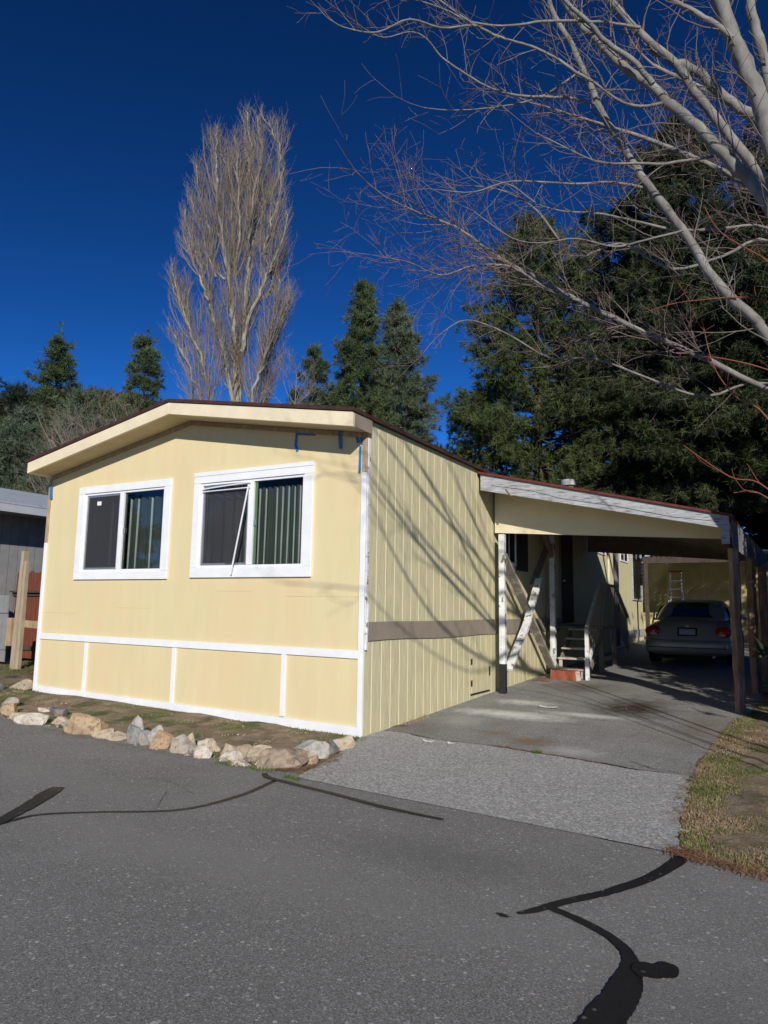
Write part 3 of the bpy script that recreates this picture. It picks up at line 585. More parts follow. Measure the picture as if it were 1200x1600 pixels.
# roof vent pipe on the carport roof
v=thing('roof_vent','short vent pipe with pale metal cap on the carport roof','vent',(.78,6.3,cz(.78)))
MB().tube([(.78,6.3,cz(.78)-.02),(.78,6.3,3.90)],.10,16).build('pipe',mat('rust_pipe',[(.3,(.2,.12,.08)),(.7,(.32,.22,.16))],scale=9),v,smooth=True)
b=MB(); b.tube([(.78,6.3,3.89),(.78,6.3,3.90),(.78,6.3,3.99),(.78,6.3,4.01),(.78,6.3,4.035)],[.12,.155,.155,.14,.02],18); b.build('cap',VENT,v)
# ---------------------------------------------------------------- wooden steps
S=thing('wooden_steps','weathered wooden stairs with slatted railing up to the side door','stairs',(.65,6.6,.2))
g0=.20
for i in range(5):
    y=6.62+.28*i; z=g0+.185*(i+1)
    MB().box(.33,.93,y,y+.27,z-.035,z).build('tread',TREAD,S,bevel=.004)
    if i<2:
        for xx in (.35,.85): MB().box(xx,xx+.06,y+.03,y+.07,z-.18,z-.036).build('riser_block',TREAD,S)
for x in (.30,.935):
    b=MB(); b.prism([(6.66,g0+.02),(7.99,g0+.90),(7.99,g0+.70),(6.85,g0+.0)],0,x,x+.03); b.build('stringer',RAF,S)
b=MB(); b.box(.04,.97,8.0,9.45,1.12,1.17); b.build('landing',RAF,S)
for (x,y) in ((.93,8.05),(.93,9.35)): MB().box(x-.045,x+.045,y-.045,y+.045,.2,1.12).build('leg',RAF,S)
b=MB(); b.box(.9,.97,8.15,9.25,.45,.55); b.build('brace_rail',RAF,S)
MB().box(.96,1.03,6.53,6.60,.13,1.14).build('newel_post',WHTW,S,bevel=.004)
b=MB(); b.beam((.995,6.60,.45),(.995,7.0,.80),.04,.10); b.build('newel_brace',WHTW,S)
b=MB(); b.beam((.99,6.55,1.14),(.99,7.75,2.04),.06,.06); b.beam((.99,7.75,2.04),(.99,9.3,2.05),.06,.06); b.beam((.99,9.3,2.05),(.99,10.6,1.36),.06,.06); b.build('handrail',TREAD,S)
b=MB(); top=lambda y:np.interp(y,[6.55,7.75,9.3,10.6],[1.10,2.0,2.02,1.33]); bot=lambda y:np.interp(y,[6.55,8.0,9.4,10.6],[.45,1.15,1.15,.5])
n_=0
y=6.66
while y<10.6:
    b.box(.98,.995,y,y+.03,float(bot(y)),float(top(y))); y+=.13
b.build('balusters',RAF,S)
R_=thing('step_box','red painted wooden box used as bottom step','step',(.6,6.45,.2))
b=MB(); b.prism([(.34,.185),(.84,.185),(.82,.36),(.35,.36)],1,6.33,6.61); b.build('box_shell',BRICK,R_,bevel=.006)
b=MB(); b.beam((.86,6.36,.19),(.84,6.36,.36),.03,.12); b.build('end_board',TREAD,R_)
# ---------------------------------------------------------------- car
def car():
    bx,by=2.42,9.55; gz=hz(bx,by+1)+.006
    C=thing('parked_car','pale beige sedan parked nose-in under the carport, seen from behind','car',(bx,by,gz))
    PAINT=mat('car_paint',[(.3,(.31,.295,.265)),(.7,(.35,.335,.30))],scale=2,rough=.28,spec=.6,metal=.25,bump=.03)
    RUB=mat('rubber',[(.3,(.012,.012,.012)),(.7,(.022,.022,.022))],scale=20,rough=.8)
    def W(p): return (bx+p[0],by+p[1],gz+p[2]+p[1]*.0285)
    def loft(st,name,mt,parent,sub=2,cap=True):
        n=len(st[0][1]); V=[];F=[]
        for y,pr in st:
            full=[(-a,z) for a,z in pr[::-1] if a>1e-6]+[(a,z) for a,z in pr]
            V+=[W((a,y+o if False else y,z)) for a,z in full for o in (0,)]
        m_=len(V)//len(st)
        for i in range(len(st)-1):
            for j in range(m_):
                j2=(j+1)%m_; F.append((i*m_+j,i*m_+j2,(i+1)*m_+j2,(i+1)*m_+j))
        if cap: F.append(tuple(range(m_))); F.append(tuple(range((len(st)-1)*m_,len(st)*m_))[::-1])
        b=MB(); b.add(V,F); o=b.build(name,mt,parent,smooth=True)
        if sub: s=o.modifiers.new('sub','SUBSURF'); s.levels=sub; s.render_levels=sub
        return o,m_
    def sec(w,zb,zl,zt,cr=.02): # centre-bottom -> side -> centre-top
        return [(0,zb),(w*.72,zb),(w*.93,zb+.03),(w*.995,zb+.14),(w,zb+(zl-zb)*.55),(w*.985,zl-.10),(w*.93,zl-.02),(w*.80,zl+(zt-zl)*.35),(w*.45,zt),(0,zt+cr)]
    st=[(.02,sec(.70,.42,.52,.56,.0)),(.03,sec(.76,.34,.58,.62,.0)),(.06,sec(.82,.29,.66,.70,.0)),(.12,sec(.85,.26,.78,.83,.0)),(.17,sec(.862,.25,.86,.93)),(.24,sec(.872,.24,.90,.985)),(.40,sec(.882,.24,.92,1.005)),(.8,sec(.892,.23,.93,1.01)),(1.4,sec(.90,.20,.94,1.0)),(2.4,sec(.905,.18,.93,.99)),(3.3,sec(.90,.19,.91,.97)),(3.8,sec(.885,.22,.87,.93)),(4.4,sec(.85,.25,.76,.84)),(4.75,sec(.76,.30,.62,.70)),(4.85,sec(.66,.38,.54,.58))]
    body,_=loft(st,'body',PAINT,C)
    # bumper
    bs=[(-.07,.0),(.0,.0)]
    b=MB(); pr=[(.30,-.02),(.34,-.075),(.46,-.10),(.56,-.085),(.60,-.03),(.60,.10),(.30,.10)]
    xs=[-.90,-.86,-.76,-.5,0,.5,.76,.86,.90]; oy=[.34,.12,.035,.005,0,.005,.035,.12,.34]
    V=[];
    for x,o in zip(xs,oy):
        for z,y in pr: V.append(W((x,y+o if y<.09 else y+o+.02,z)))
    k=len(pr); F=[(i*k+j,i*k+(j+1)%k,(i+1)*k+(j+1)%k,(i+1)*k+j) for i in range(len(xs)-1) for j in range(k)]
    F+=[tuple(range(k)),tuple(range((len(xs)-1)*k,len(xs)*k))[::-1]]
    b.add(V,F); bo=b.build('bumper',PAINT,C,smooth=True); s=bo.modifiers.new('sub','SUBSURF'); s.levels=2; s.render_levels=2
    b=MB(); b.box(*[0]*6) if False else None
    b=MB(); V=[W(p) for p in [(-.78,-.100,.425),(.78,-.100,.425),(.78,-.09,.425),(-.78,-.09,.425),(-.78,-.104,.44),(.78,-.104,.44),(.78,-.09,.44),(-.78,-.09,.44)]]
    b.hexa(V); b.build('rub_strip',RUB,bo)
    # cabin
    def cs(w,zb,wr,zt): return [(w,zb),(w*.985,zb+(zt-zb)*.25),((w+wr)/2+.02,zb+(zt-zb)*.65),(wr+.015,zt-.05),(wr*.82,zt-.012),(wr*.4,zt),(0,zt+.006)]
    cst=[(.62,cs(.70,.98,.60,1.015)),(.80,cs(.74,.95,.60,1.12)),(1.05,cs(.78,.93,.59,1.28)),(1.30,cs(.79,.93,.585,1.385)),(1.7,cs(.80,.93,.60,1.43)),(2.3,cs(.80,.93,.61,1.44)),(2.75,cs(.80,.93,.60,1.40)),(3.2,cs(.79,.93,.62,1.20)),(3.55,cs(.76,.93,.66,1.0))]
    loft(cst,'roof',PAINT,C)
    GL=mat('car_glass',[(.3,(.008,.009,.010)),(.7,(.012,.013,.014))],rough=.05,spec=.9)
    # rear window: patch following the cabin between stations, offset outward
    def patch(name,rows,off,parent=C):
        V=[];F=[]
        for r in rows: V+= [W((x,y-off[1],z+off[2])) for x,y,z in r]
        m_=len(rows[0])
        for i in range(len(rows)-1):
            for j in range(m_-1): k=i*m_+j; F.append((k,k+1,k+m_+1,k+m_))
        b=MB(); b.add(V,F); o=b.build(name,GL,parent,smooth=True); s=o.modifiers.new('sub','SUBSURF'); s.levels=2; s.render_levels=2
        sol=o.modifiers.new('s','SOLIDIFY'); sol.thickness=.004; return o
    rows=[]
    for t in np.linspace(0,1,6):
        y=.70+.60*t; z=np.interp(y,[.62,.80,1.05,1.30],[1.02,1.118,1.27,1.372]); hw=.60-.05*t
        rows.append([(u*hw,y+.05*abs(u)**2.5,z-.045*abs(u)**3) for u in np.linspace(-1,1,9)])
    patch('rear_window',rows,(0,.012,.016))
    for s in (-1,1):
        rows=[]
        for zf in np.linspace(0,1,4):
            z=.97+.33*zf; x=.812-.115*zf**1.3
            rows.append([(s*(x+.012),y,z) for y in (1.25+.15*zf,1.7,2.1,2.6-.0*zf,3.2-.55*zf)])
        patch('side_window',rows,(0,0,0))
        # mirror
        b=MB(); b.hexa([W(p) for p in [(s*.92,2.85,.95),(s*1.06,2.85,.95),(s*1.06,2.95,.95),(s*.92,2.95,.95),(s*.92,2.85,1.07),(s*1.06,2.85,1.07),(s*1.06,2.95,1.07),(s*.92,2.95,1.07)]]); b.build('wing_mirror',PAINT,C,bevel=.02)
        # taillight
        LENS=mat('taillight_red',[(.3,(.42,.01,.012)),(.7,(.55,.02,.02))],scale=6,rough=.15,spec=.8)
        CLR=mat('taillight_clear',[(.3,(.45,.40,.38)),(.7,(.6,.55,.5))],scale=6,rough=.2,spec=.8)
        def ell(cx,cy,cz_,ra,rb,rc,name,mt,par):
            V=[];F=[];nu,nv=16,9
            for i in range(nv+1):
                ph=math.pi*i/nv
                for j in range(nu):
                    th=2*math.pi*j/nu; V.append(W((cx+ra*math.sin(ph)*math.cos(th),cy+rb*math.cos(ph),cz_+rc*math.sin(ph)*math.sin(th))))
            for i in range(nv):
                for j in range(nu): F.append((i*nu+j,i*nu+(j+1)%nu,(i+1)*nu+(j+1)%nu,(i+1)*nu+j))
            b=MB(); b.add(V,F); return b.build(name,mt,par,smooth=True)
        e=ell(s*.715,.125,.765,.165,.115,.125,'taillight',LENS,C)
        ell(s*.70,.085,.715,.10,.08,.045,'reversing_lens',CLR,e)
    # trunk seam, plate, emblem, badges
    b=MB(); b.tube([W(p) for p in [(-.55,.058,.64),(-.56,.11,.75),(-.60,.165,.90),(-.62,.22,.975)]],.004,5); b.tube([W(p) for p in [(.55,.058,.64),(.56,.11,.75),(.60,.165,.90),(.62,.22,.975)]],.004,5); b.tube([W((x,.05,.625)) for x in (-.55,.55)],.005,5); b.build('boot_seam',RUB,C)
    def plate(x0,x1,z0,z1,y,name,mt,par,dep=.012,slope=.45):
        b=MB(); V=[]
        for yy_ in (0,dep):
            pass
        f=lambda x,z,d: W((x,y+(z-z0)*slope+d,z))
        b.hexa([f(x0,z0,0),f(x1,z0,0),f(x1,z0,dep),f(x0,z0,dep),f(x0,z1,0),f(x1,z1,0),f(x1,z1,dep),f(x0,z1,dep)]); return b.build(name,mt,par,bevel=.006)
    fr=plate(-.20,.20,.675,.855,.045,'plate_frame',RUB,C,.05)
    plate(-.165,.165,.705,.825,.050,'number_plate',mat('plate_paint',[(.3,(.42,.43,.46)),(.7,(.5,.51,.54))],scale=5,rough=.4),fr,.03)
    b=MB(); r2=random.Random(3)
    for i in range(7):
        x=-.13+i*.039; f=lambda x,z,d: W((x,.0485+(z-.675)*.45+d,z))
        b.hexa([f(x,.735,0),f(x+.02,.735,0),f(x+.02,.735,.01),f(x,.735,.01),f(x,.785,0),f(x+.02,.785,0),f(x+.02,.785,.01),f(x,.785,.01)])
    b.build('plate_marks',mat('plate_blue',[(.3,(.06,.08,.2)),(.7,(.09,.11,.25))],scale=5),fr)
    e=ell(0,.125,.885,.045,.012,.028,'emblem',ALU,C)
    plate(.36,.41,.70,.725,.065,'badge',RUB,C,.02); plate(.28,.31,.70,.73,.065,'badge',RUB,C,.02); plate(-.42,-.26,.70,.715,.065,'badge',RUB,C,.02)
    # wheels
    for s in (-1,1):
        for yw in (.98,3.75):
            b=MB(); x=s*.80; pr=[(.20,-.11),(.30,-.11),(.325,-.085),(.33,0),(.325,.085),(.30,.11),(.20,.11)]
            V=[];F=[];n=24
            for a in range(n):
                th=2*math.pi*a/n
                for r_,o in pr: V.append(W((x+o,yw+r_*math.cos(th),.325+r_*math.sin(th)-.03*0)))
            k=len(pr)
            for a in range(n):
                for j in range(k-1): F.append((a*k+j,a*k+j+1,((a+1)%n)*k+j+1,((a+1)%n)*k+j))
            b.add(V,F); w_=b.build('wheel',RUB,C,smooth=True)
            b=MB(); b.tube([W((x-.07,yw,.325)),W((x+.07,yw,.325))],.20,16); b.build('rim',ALU,w_)
    # exhaust, number
    MB().tube([W((.52,-.06,.25)),W((.52,.3,.25))],.028,10).build('exhaust_pipe',ALU,C,smooth=True)
    # underside pan
    b=MB(); b.hexa([W(p) for p in [(-.7,.35,.16),(.7,.35,.16),(.7,4.3,.16),(-.7,4.3,.16),(-.7,.35,.25),(.7,.35,.25),(.7,4.3,.25),(-.7,4.3,.25)]]); b.build('chassis',RUB,C)
car()
# ---------------------------------------------------------------- stepladder, shed, awning
def ladder():
    y=19.3; gz=hz(.95,y)
    L=thing('stepladder','aluminium stepladder standing against the yellow shed','ladder',(.98,y,gz))
    xt=.98; tl=[]
    for s in (-1,1):
        b=MB(); b.beam((xt+s*.30,y-.35,gz),(xt+s*.17,y+.25,gz+2.35),.05,.03); b.build('rail',ALU,L)
        b=MB(); b.beam((xt+s*.28,y+.62,gz),(xt+s*.17,y+.30,gz+2.3),.035,.025); b.build('rear_leg',ALU,L)
    for i in range(1,8):
        t=i*.29/2.35; hw=.30-.13*t; MB().box(xt-hw,xt+hw,y-.35+.6*t-.04,y-.35+.6*t+.06,gz+i*.29-.02,gz+i*.29+.015).build('step',ALU,L)
    MB().box(xt-.2,xt+.2,y+.15,y+.38,gz+2.33,gz+2.39).build('top_cap',BRICK,L,bevel=.01)
ladder()
SH=thing('yellow_shed','yellow panelled outbuilding at the far end of the driveway','shed',(3.2,21.5,.6))
b=MB(); b.box(-1.6,7.5,20.2,20.3,.4,3.45); b.build('wall',mat('shed_paint',[(.3,(.50,.42,.19)),(.7,(.62,.53,.25))],scale=4,rough=.7,bump=.4,bscale=10),SH)
b=MB()
for k in range(7): b.box(.6+k*1.2,.6+k*1.2+.02,20.19,20.2,.5,3.4)
b.build('panel_battens',SIDG,SH)
MB().box(-.1,7.7,19.9,21.5,3.46,3.56).build('roof',GREYR,SH)
MB().box(.02,.12,20.31,21.3,.4,3.45).build('side_wall',YEL,SH)
A=thing('metal_awning','low patio awning with dark beam and pale metal roof before the shed','awning',(2,17,.6))
MB().box(.30,4.4,17.0,17.09,3.05,3.27).build('front_beam',DKW,A)
b=MB()
for i in range(28): 
    x=.25+i*.15; b.hexa([(x,16.85,3.34),(x+.12,16.85,3.34),(x+.12,19.8,3.62),(x,19.8,3.62),(x,16.85,3.36),(x+.12,16.85,3.36),(x+.12,19.8,3.64),(x,19.8,3.64)])
    b.hexa([(x+.121,16.85,3.31),(x+.149,16.85,3.31),(x+.149,19.8,3.59),(x+.121,19.8,3.59),(x+.121,16.85,3.33),(x+.149,16.85,3.33),(x+.149,19.8,3.61),(x+.121,19.8,3.61)])
b.build('metal_roof',METW,A)
for x in (.40,4.3): MB().box(x-.06,x+.06,17.0,17.09,.45,3.04).build('post',DKW,A)
# ---------------------------------------------------------------- left neighbour, fence, gate, post
N=thing('grey_house','low grey neighbouring home with blue-grey shingle roof','house',(-13,6,.2))
b=MB(); x=-10.85; prof=[]
y=.95
while y<16: b.cur=0; b.box(x-.05,x,y,y+.195,-.05,3.62); b.box(x-.06,x-.012,y+.195,y+.21,-.05,3.62); y+=.21
b.build('wall',GREYW,N)
MB().box(-15,-10.9,.9,.95,-.05,3.6).build('end_wall',GREYW,N)
MB().hexa([(-10.0,.4,3.575),(-9.97,.4,3.575),(-9.97,16,3.575),(-10.0,16,3.575),(-12.6,.4,4.27),(-12.57,.4,4.32),(-12.57,16,4.32),(-12.6,16,4.27)]) 
b=MB(); b.hexa([(-12.6,.4,4.25),(-9.96,.4,3.56),(-9.96,16,3.56),(-12.6,16,4.25),(-12.6,.4,4.30),(-9.96,.4,3.60),(-9.96,16,3.60),(-12.6,16,4.30)]); b.hexa([(-15.3,.4,3.56),(-12.601,.4,4.25),(-12.601,16,4.25),(-15.3,16,3.56),(-15.3,.4,3.60),(-12.601,.4,4.30),(-12.601,16,4.30),(-15.3,16,3.60)]); b.build('roof',GREYR,N)
MB().box(-10.02,-9.97,.42,15.9,3.39,3.555).build('fascia',mat('grey_fascia',[(.3,(.38,.40,.43)),(.7,(.46,.48,.51))],scale=5),N)
MB().box(-10.84,-10.03,.42,15.9,3.42,3.44).build('soffit',GREYW,N)
MB().box(-10.845,-10.80,1.72,1.86,.0,3.0).build('corner_board',GREYW,N)
Fn=thing('picket_fence','reddish brown dog-eared wooden fence between the two homes','fence',(-8.4,2.6,.2))
rr=random.Random(8); x=-10.7; y=2.55
while x<-6.15:
    w_=.145; h=2.16+rr.uniform(-.03,.03); z0=hz(x,y)+.07; b=MB()
    b.prism([(x,z0),(x+w_,z0),(x+w_,h-.04),(x+w_-.035,h),(x+.035,h),(x,h-.04)],1,y,y+.018); b.build('picket',REDW,Fn); x+=w_+.008
for z in (.45,1.62): MB().box(-10.75,-6.12,y-.045,y-.002,z,z+.09).build('rail',DKW,Fn)
MB().box(-10.75,-6.12,y-.12,y-.046,1.69,1.73).build('cap_rail',DKW,Fn)
b=thing('garden_gate','grey weathered wooden gate at the left end of the red fence','gate',(-9.9,1.85,.15)); G=b
for k in range(4): MB().box(-10.5+k*.17,-10.5+k*.17+.16,1.85,1.87,.25,1.62).build('board',GREYW,G)
for z in (.5,1.25): MB().box(-10.52,-9.8,1.82,1.848,z,z+.1).build('rail',GREYW,G)
P=thing('timber_post','tall new timber post with nailed scrap boards left of the yellow wall','post',(-8.95,1.55,.15))
MB().hexa([(-9.06,1.48,.1),(-8.94,1.48,.1),(-8.94,1.60,.1),(-9.06,1.60,.1),(-8.98,1.48,2.50),(-8.90,1.48,2.50),(-8.90,1.60,2.50),(-8.98,1.60,2.50)]).build('post',FIR,P,bevel=.004)
MB().box(-8.935,-8.86,1.52,1.60,.1,2.30).build('side_post',FIR,P,bevel=.004)
MB().box(-9.20,-9.065,1.44,1.52,.62,1.17).build('scrap_block',BARE,P,bevel=.004)
b=MB(); b.beam((-8.93,1.62,1.06),(-6.14,1.40,1.00),.04,.14); b.build('rail',BARE,P)
# ---------------------------------------------------------------- rocks
RC={0:(.14,.14,.145),1:(.52,.43,.31),2:(.40,.355,.29),3:(.50,.36,.22),4:(.62,.56,.47),5:(.46,.44,.40),6:(.32,.32,.31),7:(.46,.31,.19),8:(.40,.31,.23)}
RN={0:'dark grey',1:'tan',2:'grey-brown',3:'orange-tan',4:'pale cream',5:'light grey',6:'blue-grey',7:'rusty orange',8:'brown'}
RM={k:mat('rock_'+RN[k].replace('-','_').replace(' ','_'),[(.28,tuple(x*.42 for x in c)),(.5,c),(.72,tuple(min(1,x*1.25) for x in c))],scale=9,rough=.95,bump=1,bscale=26,bdist=.022,mix2=[(5,.52,.62,(.40,.31,.21),.6),(9,.58,.66,(.15,.12,.09),.75),(60,.60,.66,(.08,.07,.06),.6)]) for k,c in RC.items()}
rocks=[(-6.62,-0.31,.22,.19,0,'low dark grey rock at the far left end of the rock border'),(-6.40,.0,.47,.21,1,'wide tan rock by the left corner of the yellow wall'),(-5.15,-.99,.26,.17,2,'grey-brown rock uppermost left in the border by the road bend'),(-4.66,-1.30,.22,.2,3,'orange-tan rock just right of the leftmost grey-brown one'),(-4.25,-1.40,.28,.15,1,'tan flattish rock at the road edge near the left end'),(-4.40,-1.0,.20,.09,4,'small pale cream rock behind the left end of the row'),(-4.0,-1.02,.27,.14,0,'dark grey rock behind the pale slanted one'),(-3.80,-1.56,.38,.17,4,'pale cream rock lying slanted at the road edge'),(-3.50,-1.40,.24,.13,1,'tan rock tucked behind the pale slanted one'),(-3.22,-1.40,.36,.15,5,'light grey slab leaning left of the big orange-tan rock'),(-2.80,-1.60,.46,.26,3,'big orange-tan flat-topped rock on the left half of the border'),(-2.40,-1.68,.24,.15,1,'tan rock right of the big orange-tan rock'),(-2.16,-1.69,.22,.12,1,'low tan rock left of the upright blue-grey rock'),(-2.05,-1.50,.18,.30,5,'upright light grey pointed rock in the middle of the border'),(-1.87,-1.70,.22,.24,6,'blue-grey angular rock in front of the pointed one'),(-1.70,-1.70,.15,.19,6,'smaller blue-grey rock beside the angular one'),(-1.56,-1.66,.22,.25,5,'light grey wedge leaning left of the orange rock'),(-1.38,-1.73,.22,.22,7,'rounded rusty orange rock in the middle of the border'),(-1.24,-1.52,.12,.18,1,'small tan rock standing behind the rusty orange one'),(-1.13,-1.77,.24,.21,2,'rounded grey-brown rock right of the rusty orange one'),(-1.02,-1.50,.15,.16,4,'small pale cream rock behind the rounded grey-brown one'),(-.96,-1.72,.17,.11,2,'low grey-brown rock between two larger ones'),(-.72,-1.84,.17,.14,4,'pale cream wedge at the road edge past the middle'),(-.86,-1.56,.18,.16,1,'tan rock behind the pale cream wedge'),(-.60,-1.60,.22,.17,1,'tan rounded rock in the right half of the border'),(-.42,-1.80,.21,.14,4,'pale cream rock right of the wedge, at the road edge'),(-.38,-1.55,.22,.18,8,'brown rock behind two pale ones'),(-.20,-1.90,.16,.08,4,'small flat pale cream rock left of the big brown one'),(-.13,-1.66,.26,.19,1,'tan rock leaning left of the big brown one'),(.13,-1.72,.46,.26,8,'biggest brown rock near the right end of the border'),(.12,-1.22,.32,.19,5,'light grey cracked rock behind the biggest brown one'),(.30,-1.40,.14,.10,7,'little orange rock beside the biggest brown one'),(.22,-.98,.13,.19,0,'dark grey upright rock near the right end'),(.19,-.66,.25,.20,1,'tan block at the right end by the white corner board')]
def rock(i,x,y,w_,h,c,lab):
    r=np.random.default_rng(100+i); import bmesh
    bm=bmesh.new(); bmesh.ops.create_icosphere(bm,subdivisions=3,radius=1)
    V=np.array([v.co[:] for v in bm.verts]); 
    pl=r.normal(size=(13,3)); pl/=np.linalg.norm(pl,axis=1)[:,None]; dd=r.uniform(.42,.80,13)
    for _ in range(2):
        for n_,d in zip(pl,dd):
            s=V@n_; k=s>d; V[k]-=np.outer(s[k]-d,n_)
    V+= (np.sin(V@r.normal(size=(3,3))*3.0+r.uniform(0,6,3))*.035)+r.normal(size=V.shape)*.016
    V/=np.abs(V).max(0)
    dep=w_*r.uniform(.55,.8)
    a=.53+r.uniform(-.35,.35); tilt=r.uniform(-.25,.25)
    V=V*[w_/2*1.24,dep/2*1.1,h/2*1.22]
    ct,st=math.cos(tilt),math.sin(tilt); V=np.c_[V[:,0]*ct-V[:,2]*st,V[:,1],V[:,0]*st+V[:,2]*ct]
    ca,sa=math.cos(a),math.sin(a); V=np.c_[V[:,0]*ca-V[:,1]*sa,V[:,0]*sa+V[:,1]*ca,V[:,2]]
    for v,p in zip(bm.verts,V): v.co=p
    me=bpy.data.meshes.new('rock'); bm.to_mesh(me); bm.free(); me.materials.append(RM[c])
    for q in me.polygons: q.use_smooth=False
    o=link('rock',me); o.location=(x,y,hz(x,y)+h*.25)
    tagk(o,label=lab,category='rock',group='rocks bordering the bed along the road')
    b=o.modifiers.new('b','BEVEL'); b.width=.004; b.segments=1
for i,q in enumerate(rocks): rock(i,*q)
# pebbles, litter, grass as uncountable ground cover
def scatter(name,n,fx,fy,smin,smax,mt,seed,lab,z=.0,flat=.5,keep=None):
    r=np.random.default_rng(seed); x=r.uniform(*fx,n); y=r.uniform(*fy,n)
    if keep is not None: k=keep(x,y); x=x[k]; y=y[k]
    n=len(x); s=r.uniform(smin,smax,n)
    O=np.array([(1,0,0),(-.5,.87,0),(-.5,-.87,0),(0,0,1),(0,0,-1)],float)
    FF=np.array([(0,1,3),(1,2,3),(2,0,3),(1,0,4),(2,1,4),(0,2,4)])
    V=O[None]*s[:,None,None]*(1+r.normal(size=(n,5,3))*.2); V[...,2]*=flat; a=r.uniform(0,6.28,n); c,d=np.cos(a)[:,None],np.sin(a)[:,None]
    X_=V[...,0]*c-V[...,1]*d+x[:,None]; Y_=V[...,0]*d+V[...,1]*c+y[:,None]; Z_=V[...,2]+hgt(x,y)[:,None]+z+s[:,None]*flat*.4
    F=(FF[None]+np.arange(n)[:,None,None]*5).reshape(-1,3)
    return kind(mesh_np(name,np.stack([X_,Y_,Z_],-1).reshape(-1,3),F,mt),'stuff',label=lab)
PEB=mat('pebble',[(.3,(.34,.29,.23)),(.7,(.55,.49,.41))],scale=3,rough=.95)
BRN=mat('brown_chip',[(.3,(.13,.075,.045)),(.7,(.26,.16,.10))],scale=3,rough=1)
inbed=lambda x,y:(y>edge_r(x)+.12)&(y<-.03)&(x<.15)&(x<.5*(y+2.2)*0+.15)
scatter('pebbles',4200,(-7,.15),(-2,-.03),.004,.016,PEB,21,'scattered pale pebbles in the bed',.002,.6,inbed)
scatter('border_stones',420,(-6.6,.3),(-1.95,-.9),.02,.045,PEB,27,'small stones between the border rocks',-.005,.6,lambda x,y:(np.abs(y-np.interp(x,[-6.6,-5,-4,0.0,.3],[-.2,-1.2,-1.5,-1.82,-1.2]))<.12))
scatter('road_grit',500,(-1,7),(-4.5,-2.0),.002,.006,PEB,28,'loose grit on the road',.006,.6,lambda x,y:y<edge_r(x))
scatter('bark_chips',16000,(-9,.2),(-2,-.03),.005,.018,BRN,22,'brown bark chips on the bed',.002,.3,inbed)
scatter('bark_chips',3000,(-10,-6.2),(-.8,2.5),.006,.02,BRN,23,'brown chips left of the house',.002,.3)
rside=lambda x,y:(x>np.interp(y,[-2.3,-1.65,-.42,.45,1.79,3.43,4.2,9],[3.71,3.62,3.54,3.52,3.56,3.66,3.85,4.05])+.0)&(y>edge_r(x)+.02)
scatter('leaf_litter',7000,(3.4,7.5),(-2.6,4.5),.006,.02,BRN,24,'brown leaf litter in the right verge',.002,.3,rside)
scatter('gravel',5000,(3.4,5.5),(1.2,5.0),.005,.016,PEB,25,'pale gravel at the verge by the posts',.002,.6,rside)
ranger=np.random.default_rng(9)
def blades(name,n,fx,fy,h0,h1,mt,seed,lab,keep,patch=None,tilt=.6,wd=.004):
    r=np.random.default_rng(seed); x=r.uniform(*fx,n); y=r.uniform(*fy,n); k=keep(x,y)
    if patch is not None:
        q=np.random.default_rng(patch); ph=q.uniform(0,6,6); fr=q.uniform(1.2,4.5,(6,2))*q.choice([-1,1],(6,2))
        f=sum(np.sin(fr[i,0]*x+fr[i,1]*y+ph[i]) for i in range(6))/6; k&=(f+r.normal(size=n)*.14>.02)
    x=x[k];y=y[k];n=len(x); a=r.uniform(0,6.28,n); h=r.uniform(h0,h1,n); t=r.uniform(0,tilt,n)*h
    dx,dy=np.cos(a),np.sin(a); z=hgt(x,y); px,py=-dy*wd,dx*wd
    A=np.stack([x+px,y+py,z],1); B=np.stack([x-px,y-py,z],1)
    M1=np.stack([x+dx*t*.4+px*.7,y+dy*t*.4+py*.7,z+h*.6],1); M2=np.stack([x+dx*t*.4-px*.7,y+dy*t*.4-py*.7,z+h*.6],1); T=np.stack([x+dx*t*1.2,y+dy*t*1.2,z+h],1)
    V=np.stack([A,B,M2,M1,T],1).reshape(-1,3); o=np.arange(n)[:,None]*5
    F=np.concatenate([o+[0,1,2],o+[0,2,3],o+[3,2,4]])
    return kind(mesh_np(name,V,F,mt),'stuff',label=lab)
blades('grass',120000,(3.45,6.2),(-2.7,5),.008,.030,GRS[0],31,'patchy green grass on the verge right of the driveway',rside,patch=4)
blades('dry_grass',220000,(3.45,6.2),(-2.7,5),.006,.024,GRS[1],32,'dry straw coloured grass in the right verge',rside,tilt=2.2,wd=.003)
blades('grass',60000,(-7.5,.2),(-2,-.02),.010,.035,GRS[0],33,'thin green grass in the bed before the yellow wall',inbed,patch=11)
blades('grass',9000,(-10,-6.2),(-.9,2.5),.02,.06,GRS[0],34,'grass left of the house',lambda x,y:x<-6.2,patch=5)
blades('grass_tuft',260,(-.45,.25),(-2.0,-1.88),.015,.05,GRS[0],35,'grass tuft under the biggest brown rock',lambda x,y:(y>-2.02))
blades('grass_tuft',2600,(-6.5,.3),(-1.98,-.9),.02,.06,GRS[0],39,'weeds between the border rocks',lambda x,y:(np.abs(y-np.interp(x,[-6.6,-5,-4,0.0,.3],[-.2,-1.1,-1.38,-1.68,-1.1]))<.13),patch=3)
blades('grass_tuft',160,(1.95,2.05),(.17,.24),.02,.05,GRS[0],36,'tiny tuft in the driveway crack',lambda x,y:(x>0))
blades('grass_tuft',120,(.45,.62),(-2.1,-2.02),.02,.05,GRS[0],37,'tiny tuft where the apron meets the bed',lambda x,y:(x>0))
blades('grass_tuft',200,(.03,.25),(.9,1.6),.02,.06,GRS[1],38,'dry tuft against the side skirting',lambda x,y:(x<.12))
